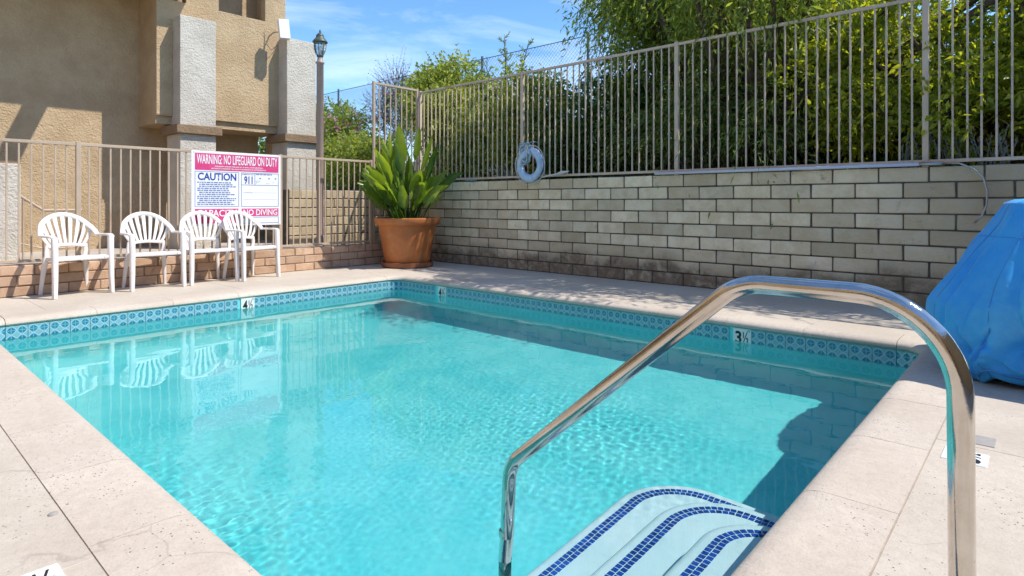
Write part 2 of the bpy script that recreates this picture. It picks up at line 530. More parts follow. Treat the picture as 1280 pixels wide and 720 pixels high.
def tile_run(a, b_, rot, skip):
    L = math.hypot(b_[0]-a[0], b_[1]-a[1]); n = round(L/TH); wd = L/n
    me = tile_mesh(wd)
    for i in range(n):
        s = (i+.5)/n
        p = (a[0]+(b_[0]-a[0])*s, a[1]+(b_[1]-a[1])*s, tz)
        if any(math.hypot(p[0]-q[0], p[1]-q[1]) < wd*.5 for q in skip): continue
        o = link('tile', me, band, p); o.rotation_euler = (0, 0, rot)
        o.cycles.is_caustics_receiver = True
OFF = -.016
MARKS = [(PX0+OFF, 3.02, '4½'), (-5.72, PY1-OFF, '4½'), (-1.93, PY1-OFF, '3½')]
tile_run((PX0+OFF, PY0+RC), (PX0+OFF, PY1-RC), R(-90), MARKS)
tile_run((PX0+RC, PY1-OFF), (PX1-RC, PY1-OFF), R(180), MARKS)
tile_run((PX1-OFF, PY0+RC), (PX1-OFF, PY1-RC), R(90), MARKS)
tile_run((PX0+RC, PY0+OFF), (PX1-RC, PY0+OFF), 0, MARKS)
rr = RC - OFF
for cx_, cy_, a0 in ((PX1-RC, PY0+RC, -90), (PX1-RC, PY1-RC, 0), (PX0+RC, PY1-RC, 90), (PX0+RC, PY0+RC, 180)):
    me = tile_mesh(rr*math.pi/2/4)
    for k in range(4):
        a = R(a0 + 90*(k+.5)/4)
        o = link('tile', me, band, (cx_+rr*math.cos(a), cy_+rr*math.sin(a), tz)); o.rotation_euler = (0, 0, a + R(90))
        o.cycles.is_caustics_receiver = True

# lettering as flat print
def text_obj(name, body, m, parent, o0, U, V, wd, ht, bold=.0, spacing=1.0, lift=.001):
    """text fitted to a wd x ht box centred on o0, in the plane of U (right) and V (up)"""
    cu = bpy.data.curves.new('txt', 'FONT'); cu.body = body; cu.size = 1; cu.offset = bold; cu.space_character = spacing
    cu.resolution_u = 3
    to = bpy.data.objects.new('txt', cu); COL.objects.link(to)
    dg = bpy.context.evaluated_depsgraph_get(); dg.update()
    me = bpy.data.meshes.new_from_object(to.evaluated_get(dg))
    bpy.data.objects.remove(to); 
    n = len(me.vertices); co = np.empty(n*3); me.vertices.foreach_get('co', co); co = co.reshape(-1, 3)
    lo, hi = co.min(0), co.max(0)
    u = (co[:, 0] - (lo[0]+hi[0])/2) * wd/(hi[0]-lo[0]); v = (co[:, 1] - (lo[1]+hi[1])/2) * ht/(hi[1]-lo[1])
    U = Vector(U); V = Vector(V); W = U.cross(V); o0 = Vector(o0) - org(parent) + W*lift
    out = np.array(o0)[None] + u[:, None]*np.array(U)[None] + v[:, None]*np.array(V)[None]
    me.vertices.foreach_set('co', out.ravel()); me.materials.clear(); me.materials.append(m); me.update()
    return link(name, me, parent)

mk_lab = ['white depth marker tile reading 4½ on the pool side below the chairs',
          'white depth marker tile reading 4½ on the far pool side near the terracotta pot',
          'white depth marker tile reading 3½ on the far pool side behind the handrail']
for (mx_, my_, s), lab in zip(MARKS, mk_lab):
    left = abs(mx_ - (PX0+OFF)) < .01
    t = thing('depth_marker', lab, 'depth marker', (mx_, my_, tz), group='pool depth markers')
    U = (0, 1, 0) if left else (1, 0, 0); Vv = (0, 0, 1)
    h = TH/2
    if left: MB().box((mx_-.005, my_-h, tz-h), (mx_+.010, my_+h, tz+h)).build('tile', M['white_tile'], t, bevel=.002, seg=1); c = Vector((mx_+.010, my_, tz))
    else: MB().box((mx_-h, my_-.010, tz-h), (mx_+h, my_+.005, tz+h)).build('tile', M['white_tile'], t, bevel=.002, seg=1); c = Vector((mx_, my_-.010, tz))
    U3 = Vector(U)
    text_obj('numeral', s[0], M['black'], t, c - U3*.030, U, Vv, .052, .108, bold=.03)
    text_obj('numeral', s[1], M['black'], t, c + U3*.030, U, Vv, .050, .100, bold=.015)
    text_obj('lettering', 'FT', M['black'], t, c + U3*.058 + Vector((0, 0, .058)), U, Vv, .022, .018, bold=.02)
    for ch in t.children: ch.cycles.is_caustics_receiver = True

# steps in the near right corner
WALLX = PX1 + .02
STEPS = [(-1.575, 2.90, .34, -.80), (-1.285, 2.70, .32, -.60), (-1.0, 2.46, .26, -.40)]
steps = []
for i, (xe, ye, rad, z) in enumerate(STEPS):
    lab = ['lowest of the three white curved pool steps with a blue tile line',
           'middle of the three white curved pool steps with a blue tile line',
           'highest of the three white curved pool steps with a blue tile line'][i]
    t = thing('pool_step', lab, 'pool step', (xe, ye, z), group='steps into the pool')
    def outline(off):
        r = rad - off; P = []
        P.append((WALLX + .02, ye - off))
        for k in range(15):
            a = R(90 + 90*k/14); P.append((xe + rad + r*math.cos(a), ye - rad + r*math.sin(a)))
        P.append((xe + off, PY0 - .02)); return P
    b = MB()
    lev = [(.0, floor_z(xe) - .25), (.0, z - .03), (.004, z - .015), (.014, z - .004), (.03, z)]
    v = []; f = []; n = len(outline(0)) + 1
    for off, zz in lev:
        for x, y in outline(off): v.append((x, y, zz))
        v.append((WALLX + .02, PY0 - .02, zz))
    for a in range(len(lev) - 1):
        for k in range(n - 2): f.append((a*n+k, a*n+k+1, (a+1)*n+k+1, (a+1)*n+k))
    f.append(tuple(range((len(lev)-1)*n, len(lev)*n)))
    o = b.add(v, f).build('tread', M['step_plaster'], t); auto_smooth(o, 50)
    o.cycles.is_caustics_receiver = True
    # two rows of mosaic tiles
    me = MB().box((-.0118, -.0118, -.003), (.0118, .0118, .0022)).mesh('mosaic_tile', M['blue_tile']); bev(me, .0015, 1)
    for row, off in ((0, .062), (1, .0885)):
        r = rad - off
        path = [(WALLX - .005, ye - off), (xe + rad, ye - off)] + \
               [(xe + rad + r*math.cos(R(90+90*k/24)), ye - rad + r*math.sin(R(90+90*k/24))) for k in range(1, 25)] + [(xe + off, 1.15)]
        seg = [math.dist(path[k], path[k+1]) for k in range(len(path)-1)]; tot = sum(seg); nT = int(tot/.0268); acc = 0; k = 0
        for q in range(nT):
            s = (q+.5)*tot/nT
            while s > acc + seg[k]: acc += seg[k]; k += 1
            u = (s-acc)/seg[k]
            x = path[k][0] + (path[k+1][0]-path[k][0])*u; y = path[k][1] + (path[k+1][1]-path[k][1])*u
            a = math.atan2(path[k+1][1]-path[k][1], path[k+1][0]-path[k][0])
            o = link('mosaic_tile', me, t, (x - xe + rnd.uniform(-.0006, .0006), y - ye + rnd.uniform(-.0006, .0006), .0))
            o.rotation_euler = (0, 0, a + rnd.uniform(-.04, .04)); o.cycles.is_caustics_receiver = True

# water surface: real ripples, refracting
def water():
    nx, ny = 800, 574
    xs = np.linspace(PX0 - .013, PX1 + .013, nx); ys = np.linspace(PY0 - .013, PY1 + .013, ny)
    X, Y = np.meshgrid(xs, ys)
    g = np.random.default_rng(5)
    def waves(n, l0, l1, amp, p=1.0):
        Z = np.zeros_like(X)
        for _ in range(n):
            lam = math.exp(g.uniform(math.log(l0), math.log(l1))); k = 2*math.pi/lam; th = g.uniform(0, 2*math.pi); ph = g.uniform(0, 2*math.pi)
            Z += amp * lam**p * np.sin(k*(X*math.cos(th) + Y*math.sin(th)) + ph + .6*np.sin(X*1.3 + ph) + .6*np.sin(Y*1.7 + 2*ph))
        return Z
    def blob(cx_, cy_, r_, p=1): return np.exp(-(((X-cx_)**2 + (Y-cy_)**2)/r_**2)**p)
    calm = waves(40, .2, .9, .00010)
    fine = waves(70, .042, .11, .0011, 1.4)
    mask = .09 + 1.3*blob(-2.45, 1.05, .5) + .45*blob(-3.2, 1.3, .5) + .40*blob(-2.4, 3.5, .9) + .32*blob(-1.45, 3.3, .6) + .18*blob(-4.6, 4.0, .9)
    frost = waves(60, .028, .05, .0016, 1.6)*(.35*blob(-2.2, 3.4, 1.1) + .25*blob(-3.8, 2.6, 1.2) + .5*blob(-2.4, 1.1, .7))
    low = waves(10, 1.0, 2.5, 1.0, 0); low = (low - low.min())/(low.max() - low.min())
    mask = mask * (.45 + .9*low)
    Z = WZ + calm + fine*mask + frost
    V = np.stack([X, Y, Z], -1).reshape(-1, 3)
    idx = np.arange(nx*ny).reshape(ny, nx)
    F = np.stack([idx[:-1, :-1], idx[:-1, 1:], idx[1:, 1:], idx[1:, :-1]], -1).reshape(-1, 4)
    me = bpy.data.meshes.new('pool_water'); nf = len(F)
    me.vertices.add(len(V)); me.vertices.foreach_set('co', V.ravel())
    me.loops.add(nf*4); me.loops.foreach_set('vertex_index', F.ravel().astype(np.int32))
    me.polygons.add(nf); me.polygons.foreach_set('loop_start', np.arange(0, nf*4, 4, dtype=np.int32))
    me.polygons.foreach_set('use_smooth', np.ones(nf, dtype=bool)); me.update(); me.validate()
    m = bpy.data.materials.new('pool water'); m.use_nodes = True; t = m.node_tree; t.nodes.clear()
    out = t.nodes.new('ShaderNodeOutputMaterial'); gl = N(t, 'BsdfGlass', IOR=1.333, Roughness=0.); gl.inputs['Color'].default_value = (.90, .99, 1, 1)
    t.links.new(gl.outputs[0], out.inputs[0])
    me.materials.append(m)
    o = link('pool_water', me); o['kind'] = 'structure'; o['label'] = 'clear turquoise pool water with fine ripples'
    o.cycles.is_caustics_caster = True
water()

# ------------------------------------------------------------------ ground and slope
b = MB(); B = 400
g = [(-8.2, -6), (5, -6), (5, 6.75), (-8.2, 6.75), (-B, -B), (B, -B), (B, B), (-B, B)]
b.add([(x, y, -.06) for x, y in g], [(4, 5, 1, 0), (5, 6, 2, 1), (6, 7, 3, 2), (7, 4, 0, 3)])
tag(b.build('ground', mat('far ground', (.20, .17, .13), (.14, .13, .09), .3, .95)), 'open ground around the pool yard', kind='structure')
M['path'] = mat('walkway concrete', (.40, .35, .30), (.46, .41, .36), 2, .9, .2, 80)
tag(MB().box((-10.95, -6, -.05), (-8.36, 5.4, .29)).build('walkway', M['path']), 'concrete walkway between the fence and the building', kind='structure')
def terrain(x, y):
    h = 1.22 + .16*max(0, min(y-6.9, 12)) + .10*math.sin(x*.8+y*.6) * min(1, max(0, y-6.9))
    return h
def grid_patch(name, x0, x1, nx, ylist, lab):
    v = []; f = []; ny = len(ylist)
    for j, y in enumerate(ylist):
        for i in range(nx):
            x = x0 + (x1-x0)*i/(nx-1); v.append((x, y, terrain(x, y) if y > 6 else 1.12))
    for j in range(ny-1):
        for i in range(nx-1): f.append((j*nx+i, j*nx+i+1, (j+1)*nx+i+1, (j+1)*nx+i))
    tag(MB().add(v, f).build(name, M['hill'], smooth=True), lab, kind='structure')
grid_patch('hillside', -70, 40, 110, [6.84, 6.95, 7.2, 7.6, 8, 8.5, 9, 9.5, 10, 11, 12, 14, 17, 20, 26, 35], 'planted slope behind the block wall')
tag(MB().box((-40, 5.76, -.05), (-9.21, 6.84, 1.12)).build('planting_bed', M['hill']), 'raised planting bed behind the far block wall', kind='structure')
# ------------------------------------------------------------------ block walls
def block_meshes(L, T, H, m, n=5, jit=.004, bw=.007):
    out = []
    for q in range(n):
        me = MB().box((-L/2, -T/2, -H/2), (L/2, T/2, H/2)).mesh('block', m)
        bm = bmesh.new(); bm.from_mesh(me)
        for v in bm.verts: v.co += Vector((rnd.uniform(-jit, jit)*.8, rnd.uniform(-jit, jit), rnd.uniform(-jit, jit)*.6))
        bmesh.ops.bevel(bm, geom=list(bm.edges), offset=bw, segments=1, affect='EDGES')
        for v in bm.verts: v.co += Vector((rnd.uniform(-1, 1), rnd.uniform(-1, 1), rnd.uniform(-1, 1)))*.0012
        bm.to_mesh(me); bm.free(); out.append(me)
    return out
def lay_wall(t, axis, s0, s1, face, sign, courses, ch, bl, m, thick, name='block', z0=0., joint=.015, shift=0.):
    """courses of blocks from s0 to s1 along the axis; face = coordinate of the visible face, sign = its outward side"""
    lw = block_meshes(bl - joint, thick, ch - joint, m)
    cache = {}
    base = org(t)
    for c in range(courses):
        s = s0 - (bl/2 if (c + int(shift)) % 2 else 0)
        while s < s1 - .02:
            a = max(s, s0); e = min(s + bl, s1); ln = e - a
            if ln > .06:
                if abs(ln - bl) < .001: me = rnd.choice(lw)
                else:
                    k = round(ln, 3)
                    if k not in cache: cache[k] = block_meshes(ln - joint, thick, ch - joint, m, 1)[0]
                    me = cache[k]
                mid = (a+e)/2; f_ = face - sign*(thick/2) + sign*rnd.uniform(-.003, .002)
                z = z0 + ch*(c+.5)
                p = Vector((mid, f_, z)) if axis == 'x' else Vector((f_, mid, z))
                o = link(name, me, t, p - base)
                o.rotation_euler = (rnd.uniform(-.006, .006), rnd.uniform(-.006, .006), (0 if axis == 'x' else R(90)) + (R(180) if rnd.random() < .5 else 0))
            s += bl
CH = .1485
wall = thing('block_wall', 'long grey slump block retaining wall below the tall fence', 'wall', (-3, 6.8, 0))
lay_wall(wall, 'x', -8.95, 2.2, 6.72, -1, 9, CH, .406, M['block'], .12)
MB().box((-8.95, 6.732, -.02), (2.2, 6.90, 1.328)).build('mortar', M['mortar'], wall)
rw = thing('block_wall', 'short tan block wall behind the low fence, left of the potted plant', 'wall', (-9.05, 5.9, .25))
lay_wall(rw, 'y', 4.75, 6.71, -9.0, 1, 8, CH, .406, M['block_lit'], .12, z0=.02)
MB().box((-9.2, 4.75, 0), (-9.012, 6.71, 1.205)).build('mortar', M['mortar'], rw)
lw_ = thing('brick_kerb_wall', 'low salmon brick wall carrying the fence behind the white chairs', 'wall', (-8.25, 2, 0))
lay_wall(lw_, 'y', -2.2, 6.70, -8.15, 1, 3, .111, .30, M['brick'], .10, name='brick', joint=.011)
MB().box((-8.36, -2.2, -.05), (-8.158, 6.70, .327)).build('mortar', M['brick_mortar'], lw_)

# ------------------------------------------------------------------ fences
def fence(label, axis, fixed, s_posts, zb, zt, m, pw=.05, bar=.016, step=.1045, ext=(0, 0), dz=0.):
    a0, a1 = s_posts[0] - ext[0], s_posts[-1] + ext[1]
    loc = (a0, fixed, zb) if axis == 'x' else (fixed, a0, zb)
    t = thing('metal_fence', label, 'fence', loc)
    def P(s, o, z): return (s, fixed + o, z) if axis == 'x' else (fixed + o, s, z)
    def bx(s0, s1, h, z0, z1):
        a = P(s0, -h, z0); c = P(s1, h, z1); return MB().box(tuple(min(x, y) for x, y in zip(a, c)), tuple(max(x, y) for x, y in zip(a, c)))
    bx(a0, a1, .0165, zt - .033, zt).build('top_rail', m, t, bevel=.003, seg=1)
    bx(a0, a1, .0165, zb + .03, zb + .062).build('bottom_rail', m, t, bevel=.003, seg=1)
    for s in s_posts:
        o = bx(s - pw/2, s + pw/2, pw/2, zb - .01, zt + .012).build('post', m, t, bevel=.004, seg=1)
        bx(s - pw/2 - .004, s + pw/2 + .004, pw/2 + .004, zt + .012, zt + .02).build('post_cap', m, o, bevel=.003, seg=1) if False else None
    me = None
    edges = [a0] + list(s_posts) + [a1]
    for e0, e1 in zip(edges[:-1], edges[1:]):
        if e1 - e0 < .15: continue
        n = max(2, round((e1-e0)/step))
        for k in range(1, n):
            s = e0 + (e1-e0)*k/n + rnd.uniform(-.002, .002)
            if me is None:
                me = MB().box((-bar/2, -bar/2, zb + .05), (bar/2, bar/2, zt - .012)).mesh('picket', m)
            p = Vector(P(s, 0, 0)) - org(t)
            link('picket', me, t, p).rotation_euler = (rnd.uniform(-.0015, .0015), rnd.uniform(-.0015, .0015), 0)
    return t
fence('tall beige metal picket fence on top of the long block wall', 'x', 6.755, [-8.19, -5.83, -3.36, -.86, 1.62], 1.335, 2.93, M['fence'], ext=(0, .55))
fence('low tan metal picket fence on the salmon brick wall behind the chairs', 'y', -8.21, [-.62, 1.80, 4.20, 5.74], .325, 1.675, M['fence2'], pw=.048, ext=(1.5, 0), step=.104)
fence('tall narrow picket panel behind the potted plant joining the two fences', 'y', -8.21, [5.80, 6.70], .325, 2.965, M['fence2'], pw=.04, step=.115)

# ------------------------------------------------------------------ building
bld = thing('apartment_building', 'tan stucco building with two off white pillars beside the pool yard', 'building', (-10.9, 2, 0))
FX, WX, PXF = -10.1, -10.9, -9.8
MB().box((WX - .25, -8, -.05), (WX, 5.15, 8)).build('wall', M['stucco'], bld)
# projecting upper storey: parapet, posts between the openings, floor and head
Yb0, Yb1, ZB, ZS = 3.20, 5.27, 2.33, 4.13
sto = MB().box((FX - .16, Yb0, ZB), (FX, Yb1, ZS)).build('parapet', M['stucco'], bld, bevel=.012)
MB().box((FX - .16, Yb0, ZS - .002), (FX - .0015, 3.30, 6.4)).build('post', M['stucco'], bld)
MB().box((FX - .16, 3.62, ZS - .002), (FX - .0015, 4.12, 6.4)).build('post', M['stucco'], bld)
MB().box((FX - .16, 4.90, ZS - .002), (FX - .0015, Yb1 - .002, 6.4)).build('post', M['stucco'], bld)
MB().box((FX - .16, Yb0, 6.4), (FX, Yb1, 8)).build('upper_wall', M['stucco'], bld)
MB().box((WX + .002, Yb0 + .002, ZB - .12), (FX - .05, Yb1 - .03, ZB - .002)).build('balcony_floor', M['stucco'], bld)
MB().box((WX + .002, Yb0 + .003, ZB), (FX - .162, Yb0 + .14, 8)).build('side_wall', M['stucco'], bld)
MB().box((WX + .002, Yb1 - .16, ZB), (FX - .162, Yb1 - .01, ZS)).build('side_wall', M['stucco'], bld)
MB().box((WX + .002, Yb1 - .16, ZS), (WX + .28, Yb1 - .012, 6.4)).build('post', M['stucco'], bld)
# roof overhang above the left part with one longer rafter; it shades the wall
MB().box((WX - .002, -8, 4.30), (-9.72, 3.68, 4.52)).build('overhang', M['stucco'], bld)
MB().box((-9.72, 2.56, 4.32), (-9.20, 2.78, 4.50)).build('rafter', M['trim'], bld)
MB().box((WX + .002, 5.28, -.05), (-10.40, 5.60, 2.2)).build('end_wall', M['stucco'], bld)
for y0, y1 in ((3.43, 3.955), (5.14, 5.69)):
    p = MB().box((PXF - .55, y0, .2), (PXF, y1, 2.05)).build('pillar', M['stucco_white'], bld, bevel=.012)
    MB().box((PXF - .53, y0 + .0, 2.18), (PXF - .005, y1 - .0, 3.85)).build('pillar_shaft', M['stucco_white'], p, bevel=.012)
    MB().box((PXF - .62, y0 - .07, 2.05), (PXF + .07, y1 + .07, 2.18)).build('pillar_ledge', M['trim'], p, bevel=.01)

nb = thing('neighbour_building', 'tan stucco building behind the viewer, seen only in the chrome rail', 'building', (-2, -5.5, 0))
MB().box((-9, -5.9, -.05), (6, -5.5, 5.2)).build('wall', M['stucco'], nb)
MB().box((3.7, -5.49, -.05), (4.0, 6.5, 3.2)).build('wall', M['stucco'], nb)
for x in (-7, -4.5, -2, .5, 3):
    p = MB().box((x, -5.5, 1.0), (x + 1.2, -5.46, 2.2)).build('window', M['white_box'], nb)
    MB().box((x + .06, -5.47, 1.06), (x + 1.14, -5.45, 2.14)).build('pane', M['black_plastic'], p)
# pale low stucco pier behind the fence and a stair handrail
tag(MB().box((-9.75, -3, .28), (-9.35, 1.47, 1.47)).build('low_stucco_wall', M['stucco_white'], bevel=.012), 'pale low stucco wall behind the fence at the left edge', 'wall')
st = thing('stair_handrail', 'thin tan metal handrail beside the pale low wall behind the fence', 'handrail', (-9.4, 1.7, .28))
MB().tube([(-9.4, 1.46, 1.085), (-9.4, 1.70, .90), (-9.4, 2.10, .90)], .018, 8).build('rail', M['fence2'], st)
for y, z in ((1.70, .9), (2.08, .9), (1.50, 1.05)):
    MB().tube([(-9.4, y, .28), (-9.4, y, z)], .012, 6).build('post', M['fence2'], st)
MB().tube([(-9.4, 1.46, .50), (-9.4, 1.70, .42), (-9.4, 2.10, .42)], .010, 6).build('lower_rail', M['fence2'], st)

# white flood light box on the corner of the building
fl = thing('flood_light', 'white box shaped flood light on a bracket high on the building corner', 'flood light', (-10.08, 5.03, 3.91))
o = MB().box((-.05, -.085, -.165), (.05, .085, .165)).build('housing', M['white_box'], fl, local=True, bevel=.008)
o.location = (.34, .02, .04); o.rotation_euler = (R(4), R(-6), R(-14))
MB().tube([(-.02, -.06, -.02), (.12, -.05, .02), (.30, 0, .0)], .012, 6).build('bracket', M['steel_dull'], fl, local=True)
MB().tube([(.30, .0, -.10), (.24, -.05, -.22), (.14, -.10, -.30), (.06, -.12, -.22), (-.01, -.14, -.12), (-.02, -.15, .05)], .006, 6).build('cable', M['post_paint'], fl, local=True)
MB().tube([(.28, .0, -.10), (.20, -.02, -.16), (.10, -.06, -.34), (.0, -.12, -.45), (-.02, -.1, -.3)], .005, 6).build('cable', M['post_paint'], fl, local=True)

# ------------------------------------------------------------------ lamp post
lx, ly = -8.46, 4.98
lp = thing('lamp_post', 'mauve lamp post with a green glass lantern behind the low fence', 'lamp post', (lx, ly, .28))
MB().lathe([(.085, .28), (.085, .42), (.062, .46), (.054, .5), (.053, 3.27), (.066, 3.28), (.066, 3.30), (.045, 3.32), (.04, 3.37)], (lx, ly, 0), 20).build('post', M['post_paint'], lp, smooth=True)
lan = MB().lathe([(.04, 3.37), (.06, 3.385), (.065, 3.40), (.05, 3.41), (.0, 3.412)], (lx, ly, 0), 8).build('lantern_base', M['lamp_green'], lp)
gm = bpy.data.materials.new('lantern glass'); gm.use_nodes = True
gb = bsdf(gm); gb.inputs['Base Color'].default_value = (.75, .88, .90, 1); gb.inputs['Roughness'].default_value = .05
gb.inputs['Transmission Weight'].default_value = .85; gb.inputs['IOR'].default_value = 1.2
M['lantern_glass'] = gm
prof = [(.055, 3.405), (.085, 3.45), (.105, 3.51), (.112, 3.57), (.108, 3.61)]
MB().lathe(prof, (lx, ly, 0), 8).build('glass', M['lantern_glass'], lp)
for k in range(8):
    a = 2*math.pi*k/8
    MB().tube([(lx + r_*1.01*math.cos(a), ly + r_*1.01*math.sin(a), z) for r_, z in prof], .006, 5).build('glazing_bar', M['lamp_green'], lp)
MB().lathe([(.0, 3.605), (.135, 3.605), (.14, 3.615), (.12, 3.64), (.08, 3.68), (.07, 3.70), (.075, 3.71), (.05, 3.74), (.03, 3.755), (.0, 3.757)], (lx, ly, 0), 16).build('roof', M['lamp_green'], lp, smooth=True)
MB().lathe([(.0, 3.75), (.012, 3.755), (.02, 3.775), (.012, 3.79), (.014, 3.80), (.0, 3.815)], (lx, ly, 0), 10).build('finial', M['lamp_green'], lp, smooth=True)
MB().lathe([(.0, 3.40), (.02, 3.41), (.02, 3.48), (.03, 3.50), (.03, 3.54), (.0, 3.56)], (lx, ly, 0), 10).build('bulb', M['white_box'], lp, smooth=True)

for o in lp.children:
    if not o.name.startswith('post'): o.scale = (.84, .84, 1)
lp.location.z -= .12
# ------------------------------------------------------------------ warning sign
SX = -8.172
sg = thing('warning_sign', 'large white pool warning sign with red bands reading no lifeguard on duty', 'sign', (SX, 3.59, .68))
sy0, sy1, sz0, sz1 = 2.992, 4.19, .685, 1.668
MB().box((SX - .006, sy0, sz0), (SX, sy1, sz1)).build('panel', M['sign_white'], sg, bevel=.002, seg=1)
SW, SHt = sy1-sy0, sz1-sz0
def sp(u, v, l=.0): return Vector((SX + l, sy0 + SW*u, sz0 + SHt*v))
def srect(name, u0, v0, u1, v1, m, l, parent=None):
    a = sp(u0, v0, l); c = sp(u1, v1, l)
    return MB().add([(a.x, a.y, a.z), (a.x, c.y, a.z), (a.x, c.y, c.z), (a.x, a.y, c.z)], [(0, 1, 2, 3)]).build(name, m, parent or sg)
def stext(body, u0, v0, u1, v1, m, bold=.02, l=.003, sp_=1.0):
    return text_obj('lettering', body, m, sg, sp((u0+u1)/2, (v0+v1)/2), (0, 1, 0), (0, 0, 1), SW*(u1-u0), SHt*(v1-v0), bold, sp_, l)
srect('red_band', .035, .748, .972, .972, M['sign_red'], .0015)
stext('WARNING: NO LIFEGUARD ON DUTY', .055, .832, .955, .957, M['sign_white'], .012)
stext('CHILDREN UNDER THE AGE OF 14 SHALL NOT USE POOL', .24, .795, .78, .812, M['sign_white'], .02)
stext('WITHOUT A PARENT OR ADULT GUARDIAN IN ATTENDANCE', .20, .765, .82, .782, M['sign_white'], .02)
def frame(u0, v0, u1, v1, tk=.004):
    b = MB()
    for (a, c, d, e) in ((u0, v0, u1, v0+tk), (u0, v1-tk, u1, v1), (u0, v0, u0+tk, v1), (u1-tk, v0, u1, v1)):
        p = sp(a, c, .0012); q = sp(d, e, .0024); b.box((p.x, p.y, p.z), (q.x, q.y, q.z))
    b.build('panel_border', M['sign_blue'], sg)
frame(.035, .262, .505, .732); frame(.53, .262, .972, .732)
stext('CAUTION', .065, .615, .475, .715, M['sign_blue'], .022)
def print_lines(u0, u1, v1, v0, n, m, groups):
    """rows of print too small to read: word length dashes"""
    b = MB(); dv = (v1-v0)/n
    for i in range(n):
        v = v1 - dv*(i+.5); u = u0 + (.02 if i not in groups else 0); end = u1 - rnd.uniform(0, .10)
        while u < end:
            wd = rnd.uniform(.012, .045); p = sp(u, v - dv*.28, .0012); q = sp(min(u+wd, end), v + dv*.28, .0022)
            b.box((p.x, p.y, p.z), (q.x, q.y, q.z)); u += wd + .008
    o = b.build('fine_print', m, sg); o['kind'] = 'stuff'
M['sign_print'] = mat('weathered blue print', (.16, .22, .42), rough=.5)
print_lines(.06, .485, .60, .28, 12, M['sign_print'], (0, 3, 4, 7, 8, 10, 11))
stext('911', .565, .575, .66, .685, M['sign_blue'], .02)
stext('IN EMERGENCY CALL', .54, .703, .675, .718, M['sign_blue'], .01)
for u0, v0, u1, v1 in ((.53, .560, .972, .565), (.685, .562, .690, .73)):
    srect('rule', u0, v0, u1, v1, M['sign_blue'], .0018)
for v in (.455, .36): srect('rule', .55, v, .955, v + .003, M['sign_pale'], .0018)
print_lines(.70, .96, .726, .702, 1, M['sign_print'], (0,))
for u0, u1 in ((.70, .785), (.82, .875), (.90, .955)): print_lines(u0, u1, .63, .58, 3, M['sign_pale'], (0, 1, 2))
for u in (.74, .845, .925): srect('mark', u, .650, u + .02, .668, M['sign_print'], .0018)
print_lines(.56, .69, .468, .448, 1, M['sign_pale'], (0,))
srect('red_band', .035, .04, .500, .235, M['sign_red'], .0015); srect('red_band', .535, .128, .972, .235, M['sign_red'], .0015)
stext('CAPACITY', .055, .130, .485, .222, M['sign_white'], .015); stext('NO DIVING', .555, .140, .955, .224, M['sign_white'], .015)
stext('S', .245, .055, .275, .108, M['sign_white'], .03)
frame(.535, .03, .972, .115)
for y, z in ((sy0 + .03, sz1 - .02), (sy1 - .03, sz1 - .02), (sy0 + .03, sz0 + .02), (sy1 - .03, sz0 + .02)):
    MB().lathe([(.0, .004), (.006, .003), (.008, 0)], (0, 0, 0), 8).build('screw', M['steel_dull'], sg, local=True).location = Vector((SX, y, z)) - org(sg)

# ------------------------------------------------------------------ chairs
def back_x(y, z): return -.125 - .115*(z - .42)/.42 + .75*y*y
def rim(phi, r_in=0.):
    y = (.275 - r_in)*math.sin(phi); z = .60 + (.262 - r_in)*math.cos(phi)
    return y, z
def ribbon(path, wid, thick, tdir):
    """rounded flat strip along path; tdir = per point direction of the strip's width"""
    b = MB(); v = []; f = []; P = [Vector(p) for p in path]; n = 8
    for i, p in enumerate(P):
        t = (P[min(i+1, len(P)-1)] - P[max(i-1, 0)]).normalized(); a = Vector(tdir[i]); a = (a - t*a.dot(t)).normalized(); c = t.cross(a)
        wv = wid[i] if hasattr(wid, '__len__') else wid
        for (u, s) in ((-.5, -.25), (-.5, .25), (-.36, .5), (.36, .5), (.5, .25), (.5, -.25), (.36, -.5), (-.36, -.5)):
            v.append(p + a*u*wv + c*s*thick)
    for i in range(len(P)-1):
        for k in range(n): f.append((i*n+k, (i+1)*n+k, (i+1)*n+(k+1) % n, i*n+(k+1) % n))
    f.append(tuple(range(n))); f.append(tuple(reversed(range((len(P)-1)*n, len(P)*n))))
    return b.add(v, f)
